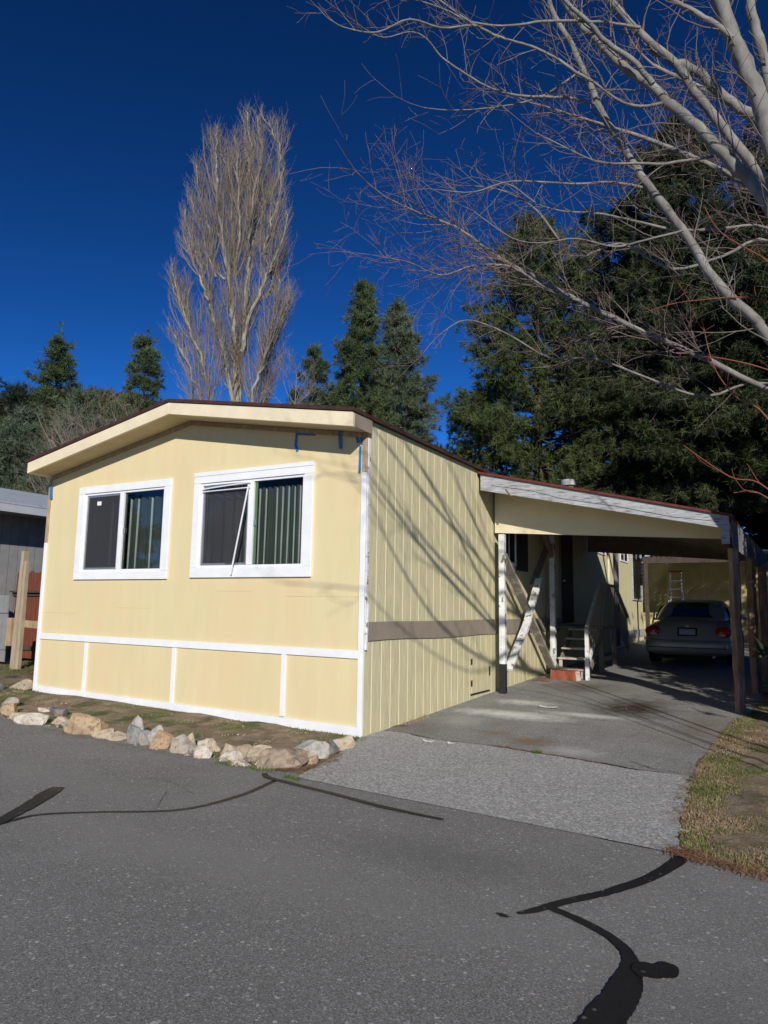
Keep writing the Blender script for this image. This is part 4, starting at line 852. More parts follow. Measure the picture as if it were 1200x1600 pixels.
def needles(name,n,fc,L,lab,seed,mt=NEED):
    r=np.random.default_rng(seed); P=fc(r,n); a=r.uniform(0,6.28,n); l=r.uniform(.5,1,n)*L; dx,dy=np.cos(a)*l/2,np.sin(a)*l/2; w_=.0022
    z=hgt(P[:,0],P[:,1])+.017+r.uniform(0,.012,n); tz=r.normal(size=n)*.006
    nx_,ny_=-np.sin(a)*w_,np.cos(a)*w_
    V=np.stack([np.stack([P[:,0]-dx+nx_,P[:,1]-dy+ny_,z-tz],1),np.stack([P[:,0]-dx-nx_,P[:,1]-dy-ny_,z-tz],1),np.stack([P[:,0]+dx-nx_,P[:,1]+dy-ny_,z+tz],1),np.stack([P[:,0]+dx+nx_,P[:,1]+dy+ny_,z+tz],1)],1).reshape(-1,3)
    return kind(mesh_np(name,V,np.arange(len(V)).reshape(-1,4),mt),'stuff',label=lab)
def along(pts,sd):
    P=np.array(pts,float)
    def f(r,n):
        t=r.uniform(0,len(P)-1,n); i=t.astype(int); i=np.clip(i,0,len(P)-2); q=P[i]+(P[i+1]-P[i])*(t-i)[:,None]
        return q+r.normal(size=(n,2))*sd
    return f
needles('pine_needles',800,along([(3.66,-2.25),(3.85,-2.34),(4.2,-2.43),(5.5,-2.56),(7,-2.66)],.045),.13,'rust pine needles along the verge and road edge',41)
needles('pine_needles',170,along([(3.6,-1.6),(3.52,-.4),(3.52,.5)],.035),.10,'rust needles along the driveway edge',42)
needles('pine_needles',600,along([(3.6,1.6),(4.0,3.0),(4.3,1.0)],.25),.10,'needles in the verge near the post',43)
needles('pine_needles',260,along([(.2,-1.9),(.42,-1.75),(.42,-1.3),(.25,-.9)],.04),.09,'rust needles behind the right rocks',44)
needles('pine_needles',200,along([(-5.0,-1.5),(-3.5,-1.72),(-2.4,-1.82),(-.8,-1.93)],.03),.08,'needles along the foot of the rocks',45)
needles('pine_needles',260,along([(1.5,.30),(1.9,.23),(2.7,.10)],.02),.06,'needles caught in the driveway crack',46)
needles('pine_needles',120,along([(.5,4.0),(3.2,3.2)],.6),.07,'loose needles on the upper driveway',47)
scatter('leaf_litter',500,(.1,.5),(5.9,6.5),.008,.02,BRN,48,'brown leaves heaped at the braced post',.01,.4,lambda x,y:(x<.42))
LIMBS={'L1':[(4.33,1.75,4.69,0.113),(4.22,1.81,4.93,0.107),(3.81,1.85,5.52,0.102),(3.45,1.88,6.3,0.098),(3.06,1.9,7.03,0.094),(2.8,1.92,7.61,0.088),(2.51,1.92,8.25,0.083),(2.28,1.93,8.93,0.077),(2.06,1.94,9.58,0.07),(1.79,1.94,10.26,0.063),(1.66,1.96,11.08,0.055)],'L2':[(4.41,1.55,6.22,0.136),(4.12,1.52,6.7,0.13),(3.91,1.49,7.05,0.123),(3.64,1.45,7.45,0.117),(3.37,1.4,7.8,0.109),(3.21,1.36,8.04,0.101),(2.89,1.29,8.38,0.094),(2.6,1.21,8.81,0.086),(2.3,1.12,9.26,0.078),(2.05,1.03,9.87,0.071)],'L2b':[(3.25,1.23,7.96,0.063),(3.02,1.14,8.31,0.059),(2.76,1.05,8.57,0.055),(2.56,0.95,8.87,0.051),(2.29,0.84,9.22,0.046),(2.06,0.72,9.78,0.042)],'L3':[(4.49,2.35,6.77,0.119),(4.16,2.35,7.4,0.115),(3.88,2.34,7.98,0.109),(3.61,2.32,8.5,0.104),(3.42,2.3,8.92,0.097),(3.03,2.26,9.49,0.091),(2.75,2.21,9.92,0.084),(2.4,2.15,10.57,0.078)],'L4':[(4.57,2.95,7.78,0.141),(4.32,2.85,8.16,0.132),(3.97,2.74,8.53,0.122),(3.68,2.63,8.92,0.112),(3.43,2.5,9.12,0.101)],'L5':[(4.52,1.15,6.56,0.169),(4.4,1.11,7.12,0.164),(4.26,1.07,7.7,0.16),(4.15,1.03,8.08,0.153),(4.05,0.98,8.49,0.147),(3.97,0.94,9.04,0.141)],'L6':[(4.57,1.95,7.7,0.121),(4.47,1.95,8.31,0.117),(4.38,1.95,8.75,0.111),(4.34,1.95,9.21,0.106),(4.32,1.95,9.68,0.1)],'B0':[(4.14,0.95,7.98,0.066),(3.98,0.89,8.19,0.06),(3.78,0.83,8.38,0.053),(3.55,0.76,8.58,0.046),(3.29,0.68,8.8,0.039)],'B1':[(3.86,1.63,7.03,0.033),(3.33,1.47,7.01,0.029),(3.0,1.31,7.02,0.025),(2.71,1.14,7.01,0.021),(2.49,0.97,7.05,0.017),(2.22,0.79,7.2,0.013),(1.96,0.59,7.33,0.009)],'B2':[(2.99,1.85,7.0,0.029),(2.68,1.63,7.04,0.025),(2.19,1.36,7.02,0.02),(1.51,0.99,7.05,0.015),(1.11,0.67,6.84,0.011),(0.8,0.35,6.78,0.007)],'B3':[(4.39,2.15,6.21,0.033),(3.88,2.09,6.31,0.03),(3.39,2.01,6.38,0.028),(3.04,1.92,6.51,0.025),(2.69,1.82,6.65,0.022),(2.43,1.72,6.73,0.019),(2.02,1.58,6.8,0.016),(1.71,1.44,6.92,0.013),(1.41,1.3,7.19,0.01),(1.1,1.14,7.29,0.007)],'B4':[(3.37,1.39,7.77,0.039),(3.08,1.28,7.74,0.036),(2.85,1.17,7.84,0.034),(2.62,1.06,8.06,0.032),(2.39,0.93,8.23,0.029),(2.16,0.8,8.43,0.027),(1.9,0.65,8.58,0.025),(1.7,0.51,8.63,0.022),(1.39,0.33,8.77,0.02),(1.15,0.15,8.94,0.017),(0.88,-0.05,9.16,0.015)],'B5':[(2.42,1.84,8.4,0.031),(2.11,1.7,8.51,0.029),(1.74,1.52,8.54,0.027),(1.4,1.34,8.58,0.024),(1.1,1.16,8.69,0.022),(0.8,0.96,8.9,0.02),(0.59,0.78,9.06,0.017),(0.42,0.62,9.3,0.015),(0.25,0.46,9.34,0.013),(-0.02,0.23,9.19,0.01),(-0.21,0.03,9.25,0.008)],'B6':[(3.12,1.26,8.8,0.036),(2.86,1.14,8.87,0.033),(2.57,1.01,8.93,0.029),(2.03,0.79,8.99,0.026),(1.67,0.6,8.93,0.023),(1.24,0.36,8.97,0.02),(0.89,0.12,9.14,0.016),(0.63,-0.09,9.2,0.013),(0.31,-0.35,9.3,0.01)],'B7':[(2.2,1.9,9.02,0.022),(1.83,1.73,8.73,0.019),(1.6,1.59,8.59,0.017),(1.37,1.45,8.51,0.014),(0.97,1.23,8.44,0.012),(0.59,0.99,8.4,0.01),(0.32,0.79,8.4,0.008)],'B8':[(1.62,0.26,8.51,0.024),(1.35,0.1,8.67,0.022),(1.01,-0.12,8.61,0.019),(0.68,-0.34,8.7,0.017),(0.37,-0.59,8.46,0.014),(0.1,-0.82,8.44,0.012),(-0.06,-1.0,8.49,0.009),(-0.13,-1.13,8.56,0.007)],'B9':[(3.47,1.7,6.2,0.023),(3.06,1.59,6.13,0.02),(2.69,1.46,6.07,0.017),(2.25,1.29,6.21,0.015),(1.89,1.12,6.16,0.012),(1.53,0.94,6.23,0.009),(1.09,0.7,6.6,0.007)],'M8':[(4.69,5.24,4.66,0.094),(3.65,5.08,5.45,0.087),(2.9,4.86,5.91,0.08),(2.24,4.61,6.29,0.073),(1.58,4.32,6.7,0.066),(0.97,4.0,7.1,0.059),(0.51,3.69,7.37,0.052),(0.18,3.41,7.62,0.045),(-0.21,3.08,7.92,0.038),(-0.66,2.7,8.08,0.031),(-0.87,2.42,8.14,0.023)],'M8b':[(1.63,4.12,6.62,0.035),(1.17,3.88,6.81,0.03),(0.61,3.58,7.23,0.026),(0.05,3.25,7.24,0.022),(-0.4,2.92,7.03,0.017),(-0.82,2.58,7.2,0.013),(-1.14,2.27,7.23,0.008)],'M9':[(4.27,5.25,5.14,0.041),(3.35,5.08,5.01,0.037),(2.5,4.85,5.39,0.032),(1.72,4.57,5.76,0.028),(1.04,4.26,5.78,0.024),(0.37,3.91,6.23,0.02),(-0.2,3.55,6.44,0.016),(-0.55,3.26,6.17,0.011)],'M10':[(4.48,5.25,7.48,0.057),(3.73,5.1,7.37,0.05),(2.96,4.91,7.24,0.043),(2.18,4.67,7.78,0.037),(1.48,4.38,7.59,0.03),(0.9,4.09,8.43,0.025),(0.43,3.8,8.77,0.019),(-0.05,3.48,8.85,0.012)]}
POP={'A':[(-19.62,19.6,9.66,0.126),(-19.8,19.44,12.87,0.111),(-19.87,19.37,15.05,0.096),(-20.11,19.15,17.79,0.082),(-20.49,18.79,20.33,0.067),(-20.76,18.53,22.79,0.052),(-20.92,18.38,25.09,0.038),(-20.9,18.39,26.87,0.023)],'B':[(-19.78,19.86,9.73,0.137),(-19.86,19.78,12.43,0.121),(-19.84,19.8,15.19,0.105),(-19.71,19.92,17.46,0.088),(-19.7,19.92,19.75,0.072),(-19.73,19.9,22.06,0.056),(-19.76,19.87,25.61,0.039),(-20.04,19.62,28.33,0.023)],'C':[(-19.43,19.23,9.56,0.103),(-19.62,19.05,12.19,0.09),(-20.12,18.59,14.82,0.076),(-20.71,18.02,17.34,0.063),(-21.06,17.67,19.04,0.05),(-21.34,17.38,20.09,0.036),(-21.64,17.06,21.57,0.023)],'D':[(-19.88,18.27,9.4,0.069),(-20.1,18.06,11.67,0.058),(-20.45,17.72,13.51,0.048),(-20.92,17.24,15.03,0.038),(-21.31,16.83,16.55,0.027),(-21.64,16.47,18.31,0.017)],'E':[(-19.82,17.78,9.29,0.046),(-20.17,17.43,11.51,0.039),(-20.63,16.96,12.99,0.031),(-21.07,16.5,14.26,0.024),(-21.3,16.25,15.16,0.017)],'F':[(-18.63,19.4,9.52,0.069),(-18.59,19.43,11.84,0.058),(-18.29,19.69,13.47,0.048),(-18.02,19.91,15.12,0.038),(-17.82,20.07,16.57,0.027),(-17.71,20.17,18.25,0.017)],'F2':[(-19.17,20.65,9.84,0.052),(-19.09,20.72,12.58,0.043),(-18.82,20.94,14.5,0.034),(-18.29,21.37,16.6,0.026),(-18.17,21.46,18.33,0.017)],'G':[(-19.29,19.22,14.35,0.08),(-18.97,19.5,16.58,0.068),(-18.54,19.87,17.98,0.055),(-18.17,20.18,19.49,0.042),(-17.79,20.48,20.68,0.03),(-17.67,20.58,22.2,0.017)],'H':[(-19.83,20.07,19.85,0.069),(-19.52,20.35,21.65,0.06),(-19.16,20.66,23.49,0.052),(-18.77,20.98,24.75,0.043),(-18.73,21.02,26.21,0.034),(-19.11,20.7,27.49,0.026),(-19.64,20.24,28.48,0.017)],'I':[(-20.49,19.07,18.41,0.057),(-20.88,18.69,18.9,0.047),(-21.18,18.4,21.11,0.037),(-21.53,18.04,22.75,0.027),(-21.78,17.79,24.66,0.017)],'J':[(-19.36,19.55,20.64,0.052),(-19.21,19.69,23.56,0.04),(-19.02,19.85,25.37,0.029),(-19.26,19.65,27.71,0.017)],'K':[(-20.47,19.36,18.53,0.052),(-20.39,19.43,20.84,0.04),(-20.64,19.2,23.71,0.029),(-21.12,18.74,26.57,0.017)]}
# ---------------------------------------------------------------- trees
BARK=mat('pale_bark',[(.25,(.11,.10,.088)),(.5,(.205,.192,.172)),(.75,(.30,.285,.262))],scale=6,rough=.85,bump=.5,bscale=18,stretch=(1,1,.5),mix2=[(14,.60,.66,(.14,.12,.10),.7)])
TWIG=mat('twig_bark',[(.3,(.13,.10,.09)),(.7,(.24,.205,.185))],scale=3,rough=.9)
TWIGR=mat('red_bud_twig',[(.3,(.15,.10,.09)),(.7,(.27,.21,.19))],scale=2,rough=.9)
POPB=mat('poplar_bark',[(.3,(.21,.19,.155)),(.7,(.36,.33,.275))],scale=1.2,rough=.9,mix2=[(1.5,.55,.62,(.18,.15,.12),.8)])
POPT=mat('poplar_twig',[(.3,(.17,.135,.105)),(.7,(.30,.25,.20))],scale=.5,rough=.9)
DBARK=mat('dark_bark',[(.3,(.05,.035,.028)),(.7,(.12,.09,.07))],scale=5,rough=.95,bump=.6)
rng=np.random.default_rng(77)
def unit(v): return v/(np.linalg.norm(v)+1e-9)
def grow(tb,p,d,L,r,lvl,rng,upw=.15,k=5,nchild=(3,5),spread=.7,curve=.35,scale=.55,tipr=.35):
    P=[p]; d=unit(d); st=L/k; bend=rng.normal(size=3)*curve
    for i in range(k):
        d=unit(d+bend*.25+rng.normal(size=3)*.12+np.array([0,0,upw])); P.append(P[-1]+d*st)
    P=np.array(P); rr=np.linspace(r,max(r*tipr,.0022),k+1); tb.add(P,rr)
    if lvl>0:
        for _ in range(rng.integers(*nchild)):
            t=rng.uniform(.15,1.0)*k; i=min(int(t),k-1); q=P[i]+(P[i+1]-P[i])*(t-i); dd=unit(P[i+1]-P[i])
            s=rng.normal(size=3); s=unit(s-dd*(s@dd)); nd=unit(dd*(1-spread*.5)+s*spread)
            grow(tb,q,nd,L*scale*rng.uniform(.6,1.2),rr[i]*.55,lvl-1,rng,upw,max(3,k-1),nchild,spread,curve,scale,tipr)
def smooth(P,n=4):
    P=np.asarray(P,float); out=[]
    for i in range(len(P)-1):
        p0=P[max(i-1,0)];p1=P[i];p2=P[i+1];p3=P[min(i+2,len(P)-1)]
        for f in np.arange(n)/n: out.append(.5*((2*p1)+(-p0+p2)*f+(2*p0-5*p1+4*p2-p3)*f**2+(-p0+3*p1-3*p2+p3)*f**3))
    out.append(P[-1]); return np.array(out)
def bare_tree(root,limbs,trunk,spec,seed,twm):
    r=np.random.default_rng(seed)
    tb=TB(12); T=smooth(trunk,5); tb.add(T[:,:3],T[:,3]); tb.build('trunk',BARK,root)
    tw=TB(4)
    for nm,pts in limbs.items():
        Q=smooth(pts,4); n=12 if Q[0,3]>.05 else 6
        Q[:,:3]+=r.normal(size=(len(Q),3))*np.minimum(Q[:,3:4]*.12,.012)
        t_=TB(n); t_.add(Q[:,:3],Q[:,3]*(1+r.normal(size=len(Q))*.04)); t_.build('limb',BARK,root)
        sp,L0,lv,start=spec.get(nm,spec['*'])
        seg=np.linalg.norm(np.diff(Q[:,:3],axis=0),axis=1); cum=np.r_[0,np.cumsum(seg)]; s=cum[-1]*start
        while s<cum[-1]:
            i=min(np.searchsorted(cum,s)-1,len(seg)-1); i=max(i,0); p=Q[i,:3]+(Q[i+1,:3]-Q[i,:3])*((s-cum[i])/seg[i]); d=unit(Q[i+1,:3]-Q[i,:3])
            v=r.normal(size=3); v=unit(v-d*(v@d)); nd=unit(d*.75+v*.75+np.array([-.12,0,.12]))
            fr=1-.5*s/cum[-1]
            grow(tw,p,nd,L0*r.uniform(.5,1.2)*fr,min(Q[i,3]*.28,.008)+.0028,lv,r,upw=.07)
            s+=sp*r.uniform(.5,1.5)
        grow(tw,Q[-1,:3],unit(Q[-1,:3]-Q[-3,:3]),L0*.8,Q[-1,3],lv,r,upw=.05)
    tw.build('twigs',twm,root)
def pre(start,frm,r0,mid=None):
    s=np.array(start[:3]); f=np.array(frm,float); m_=(s+f)/2+np.array(mid if mid is not None else (.12,0,-.1)); return [(*f,r0),(*m_,(r0+start[3])/2)]
L={k:[(a,b,c,r*(.56 if r>.03 else .66)) for a,b,c,r in v] for k,v in LIMBS.items()}
T1={}
fk=(5.55,1.55,2.5)
T1['L1']=pre(L['L1'][0],fk,.15)+L['L1']
T1['L2']=pre(L['L2'][0],(5.45,1.52,3.3),.17)+L['L2']
T1['L2b']=L['L2b']
T1['L5']=pre(L['L5'][0],(5.4,1.42,3.4),.22,(.15,-.05,0))+L['L5']
T1['L6']=pre(L['L6'][0],(5.3,1.6,3.9),.16,(.2,0,.2))+L['L6']
T1['L4']=pre(L['L4'][0],(5.3,1.75,3.9),.17,(.2,.1,.2))+L['L4']
T1['L3']=pre(L['L3'][0],(5.4,1.7,3.5),.16,(.2,.1,.1))+L['L3']
for k in ('B0','B1','B2','B4','B5','B6','B7','B8','B9'): T1[k]=L[k]
T1['B3']=pre(L['B3'][0],(5.4,1.8,3.9),.06,(0,0,.3))+L['B3']
# limbs that hang out over the road, above the camera's view
over={'O1':[(5.6,1.4,2.9,.16),(5.95,-.8,4.2,.125),(6.0,-2.6,4.7,.09),(5.9,-4.0,4.85,.06),(5.9,-4.79,4.96,.045),(5.5,-5.82,5.21,.036),(5.1,-6.53,5.74,.026),(4.7,-6.73,6.17,.014)],
'O2':[(5.5,1.3,3.4,.14),(6.0,-1.2,5.1,.11),(6.0,-3.0,5.7,.08),(5.9,-4.41,5.99,.05),(5.45,-5.77,6.99,.036),(5.0,-6.38,7.39,.018)],
'O3':[(6.0,-2.6,4.7,.07),(5.5,-3.74,5.17,.055),(5.1,-5.12,5.67,.045),(4.7,-5.97,6.07,.034),(4.3,-6.17,6.18,.016)],
'O4':[(6.0,-3.0,5.7,.06),(5.6,-4.43,6.34,.045),(5.05,-5.35,6.58,.036),(4.5,-6.37,6.95,.018)],
'O5':[(6.0,-2.8,4.75,.04),(5.2,-4.13,5.46,.03),(4.6,-5.23,5.84,.022),(4.0,-5.36,5.97,.012)],
'O6':[(6.0,-1.2,5.1,.07),(6.15,-3.2,6.2,.045),(6.1,-4.69,6.84,.036),(5.65,-5.13,7.26,.026),(5.2,-5.19,7.57,.013)]}
rx_=np.random.default_rng(8)
for k in list(over):
    for j in range(1):
        o=rx_.normal(size=3)*[.25,.35,.22]; ps=over[k][-5:] if len(over[k])>5 else over[k][1:]
        over[k+'ab'[j]]=[(*ps[0][:3],ps[0][3]*.4)]+[(a+o[0]*(i+1)*.5+rx_.normal()*.08,b+o[1]*(i+1)*.5,c+o[2]*(i+1)*.5+rx_.normal()*.08,r_*.42) for i,(a,b,c,r_) in enumerate(ps[1:])]
for k in over: over[k]=[(a,b,c,r_*(1 if i<1 else .72 if k in ('O1','O2') and i<4 else .68)) for i,(a,b,c,r_) in enumerate(over[k])]
T1.update(over)
spec={'*':(.26,1.3,1,.12),'L1':(.3,1.7,2,.25),'L2':(.4,1.6,2,.3),'L2b':(.35,1.4,2,.2),'L5':(.4,1.2,1,.55),'L6':(.4,1.2,1,.55),'L4':(.5,1.1,1,.5),'L3':(.4,1.5,2,.5),'B8':(.2,.8,1,.1)}
for k in over: spec[k]=(.42,.9,1,.45)
bt=thing('bare_tree','big leafless tree with smooth pale limbs arching over the driveway from the right','tree',(5.7,1.4,hz(5.7,1.4)))
bare_tree(bt,T1,[(5.75,1.4,-.1,.30),(5.68,1.42,.6,.25),(5.6,1.5,1.6,.235),(5.52,1.52,2.6,.22),(5.45,1.5,3.5,.19)],spec,5,TWIG)
T2={}
for k,f in (('M8',(6.4,5.7,2.6)),('M9',(6.4,5.7,3.0)),('M10',(6.35,5.7,4.2))): T2[k]=pre(L[k][0],f,.12 if k!='M9' else .06)+L[k]
T2['M8b']=L['M8b']
T2['U1']=[(6.35,5.7,4.4,.11),(6.0,5.6,6.5,.09),(5.2,5.4,8.5,.07),(4.0,5.1,10.0,.05),(2.8,4.8,11.0,.03)]
T2['U2']=[(6.1,5.6,6.2,.07),(4.6,5.0,8.0,.055),(3.2,4.4,9.0,.04),(2.0,3.9,9.6,.025),(1.2,3.6,10.0,.015)]
bt2=thing('bare_tree','second leafless tree behind, with dense reddish twigs over the carport roof','tree',(6.4,5.7,hz(6.4,5.7)))
bare_tree(bt2,T2,[(6.45,5.7,0,.2),(6.4,5.7,1.5,.17),(6.4,5.7,3.0,.15),(6.35,5.7,4.4,.12)],{'*':(.24,1.7,2,.4),'M8':(.10,2.1,2,.42),'M8b':(.11,1.6,2,.1),'U1':(.12,1.6,2,.3),'U2':(.10,1.5,2,.2)},6,TWIGR)
# red shoots
sh=thing('red_stem_shrub','thin orange-red bare shoots reaching in from the right edge','shrub',(5.0,-.3,hz(5,-.3)))
tb=TB(5); rr=np.random.default_rng(4)
for pts in ([(5.0,-.3,.0),(4.75,-.28,2.2),(4.3,-.25,3.22),(4.05,-.26,3.46),(3.88,-.27,3.78),(3.80,-.27,4.25)],[(5.05,-.4,0),(4.8,-.42,1.8),(4.27,-.45,2.56),(3.98,-.46,2.69),(3.62,-.49,3.0)],[(5.0,-.6,0),(4.8,-.7,1.8),(4.27,-.75,2.44),(4.02,-.76,2.50)],[(5.2,-.2,0),(5.0,-.2,3.5),(4.4,-.2,4.3),(3.7,-.25,4.45),(3.3,-.3,4.4)],[(5.2,.1,0),(5.0,.1,3.8),(4.5,.1,4.7),(4.0,.05,5.2),(3.85,0,5.5)],[(5.1,.2,0),(4.9,.3,3),(4.5,.3,3.7),(3.9,.2,4.0),(3.5,.2,4.05)]):
    Q=smooth(pts,6); tb.add(Q,np.linspace(.012,.0035,len(Q)))
    for i in range(8,len(Q)-2,5):
        grow(tb,Q[i],unit(Q[i+1]-Q[i])+rr.normal(size=3)*.5,.35*rr.uniform(.4,1.2),.0035,0,rr)
tb.build('stems',mat('red_stem',[(.3,(.15,.045,.028)),(.7,(.27,.09,.055))],scale=5,rough=.7),sh)
# ---- poplar
po=thing('poplar_tree','tall leafless columnar poplar with pale upright branches behind the yellow home','tree',(-19.8,19.4,hz(-19.8,19.4)))
tw=TB(3); r=np.random.default_rng(12); PG=hz(-19.8,19.4)
cx=np.array([-19.9,19.3])
POP.update({'M':[(-20.49, 17.96, 16.83, 0.052), (-20.93, 17.52, 18.28, 0.04), (-21.28, 17.15, 19.52, 0.029), (-21.49, 16.92, 20.57, 0.017)],'N':[(-18.8, 20.57, 17.53, 0.052), (-18.56, 20.77, 19.16, 0.04), (-18.34, 20.94, 20.35, 0.029), (-18.2, 21.05, 21.53, 0.017)],'O':[(-20.65, 18.64, 18.26, 0.052), (-21.07, 18.22, 19.75, 0.04), (-21.49, 17.8, 21.46, 0.029), (-21.79, 17.48, 22.87, 0.017)],'Q':[(-18.73, 19.84, 19.7, 0.052), (-18.38, 20.14, 21.59, 0.04), (-18.09, 20.37, 23.26, 0.029), (-18.01, 20.44, 24.8, 0.017)],'R':[(-19.84, 19.13, 18.29, 0.052), (-19.77, 19.19, 21.13, 0.04), (-19.94, 19.03, 23.99, 0.029), (-20.1, 18.88, 26.55, 0.017)],'S':[(-20.89, 17.84, 14.16, 0.04), (-21.4, 17.31, 15.9, 0.032), (-21.78, 16.91, 17.12, 0.025), (-21.98, 16.69, 17.94, 0.017)],'T':[(-18.51, 20.55, 14.66, 0.04), (-18.18, 20.82, 16.03, 0.032), (-17.84, 21.08, 17.42, 0.025), (-17.78, 21.13, 18.34, 0.017)],})
for nm,pts in POP.items():
    P=[list(q) for q in pts]
    if P[0][2]<10: P=[[-19.8+(P[0][0]+19.8)*.3,19.4+(P[0][1]-19.4)*.3,PG,P[0][3]*1.8],[P[0][0]*.6+-19.8*.4,P[0][1]*.6+19.4*.4,5.0,P[0][3]*1.4]]+P
    Q=smooth(P,5); Q[:,:3]+=r.normal(size=(len(Q),3))*.045
    t_=TB(8); t_.add(Q[:,:3],Q[:,3]*1.35); t_.build('limb',POPB,po)
    n=len(Q); top=Q[-1,2]
    z0=dict(A=13,B=13,C=12.5,D=11.5,E=10,F=11,F2=10.5,G=16).get(nm,Q[0,2]+.5)
    zs=max(z0,Q[0,2]); ln_=top-zs
    for _ in range(int(ln_*3.6)):
        z=zs-1.0+(ln_)*r.random(); i=min(max(np.searchsorted(Q[:,2],z)-1,0),n-2); p=Q[i,:3]; d=unit(Q[i+1,:3]-Q[i,:3])
        s=r.normal(size=3); s[2]=0; s=unit(s); fr=(z-zs)/ln_; Ls=min(r.uniform(2.0,4.2),max(.8,(top-z)*.85))
        q=p.copy(); dd=unit(d+s*r.uniform(.3,.85)*(1-.6*max(fr,0))); SP=[q]
        for kk in range(7):
            dd=unit(dd+np.array([0,0,.22])+r.normal(size=3)*.07); SP.append(SP[-1]+dd*Ls/7)
        SP=np.array(SP); tw.add(SP,np.linspace(.036,.009,8))
        for _2 in range(int(Ls*6.5)):
            t=r.uniform(.08,1)*7; ii=min(int(t),6); pp=SP[ii]+(SP[ii+1]-SP[ii])*(t-ii); s2=r.normal(size=3); s2[2]=0; s2=unit(s2)
            grow(tw,pp,unit(unit(SP[ii+1]-SP[ii])+s2*r.uniform(.25,.8)),r.uniform(.45,1.15),.0075,1 if r.random()<.5 else 0,r,upw=.2,k=3,nchild=(2,4),spread=.45,curve=.1,scale=.5,tipr=.5)
    for _ in range(int(ln_*10)):
        z=r.uniform(zs,top); i=min(max(np.searchsorted(Q[:,2],z)-1,0),n-2); p=Q[i,:3]+(Q[i+1,:3]-Q[i,:3])*r.random(); d=unit(Q[i+1,:3]-Q[i,:3])
        s=r.normal(size=3); s[2]=0; s=unit(s); fr=(z-zs)/ln_
        grow(tw,p,unit(d+s*r.uniform(.3,.9)+np.array([0,0,.3])),r.uniform(.6,1.5)*(1.1-.5*fr),.0085,1,r,upw=.2,k=3,nchild=(2,4),spread=.45,curve=.1,scale=.5,tipr=.5)
    for _ in range(10): grow(tw,Q[-1,:3]-np.array([0,0,r.uniform(0,.8)]),np.array([r.normal()*.25,r.normal()*.25,1]),r.uniform(.3,.7),.009,1,r,upw=.3,k=3,nchild=(2,4),spread=.35,curve=.1)
tw.build('twigs',POPT,po)
# ---- small bare trees
def small_bare(x,y,h,w_,seed,lab,mtw=POPT,n=60,zb=.25):
    r=np.random.default_rng(seed); g=hz(x,y); t=thing('bare_tree' ,lab,'tree',(x,y,g)); tb=TB(6)
    P=smooth([(x,y,g,h*.012+.04),(x+r.normal()*.1,y,g+h*.35,h*.010+.02),(x+r.normal()*.3,y,g+h*.7,.04),(x+r.normal()*.3,y,g+h*.95,.015)],5); tb.add(P[:,:3],P[:,3]); tb.build('trunk',BARK,t)
    tw=TB(3)
    for _ in range(n):
        i=r.integers(int(len(P)*zb),len(P)-1); p=P[i,:3]; fr=i/len(P); s=r.normal(size=3); s[2]=0; s=unit(s)
        grow(tw,p,unit(s*.8+np.array([0,0,.7])),w_*r.uniform(.6,1.1)*(1.1-.5*fr),.022,2,r,upw=.18,k=5,nchild=(4,7),spread=.6,scale=.5)
    tw.build('twigs',mtw,t); return t
small_bare(-15.7,19.0,12.6,2.6,31,'small grey leafless tree right of the poplar trunk',n=45)
small_bare(-17.8,14.6,10.6,2.2,32,'small grey leafless tree left of the poplar base',n=45)
small_bare(-18.8,9.6,7.2,3.2,33,'brown leafless brushy tree above the grey house roof',n=70,zb=.1)
small_bare(-21.0,12.4,8.0,3.2,34,'brown leafless brushy tree between the grey house and the pines',n=70,zb=.1)
small_bare(-23.5,16.0,9.6,3.4,35,'grey leafless brush behind the left slope of the yellow home roof',n=70,zb=.1)
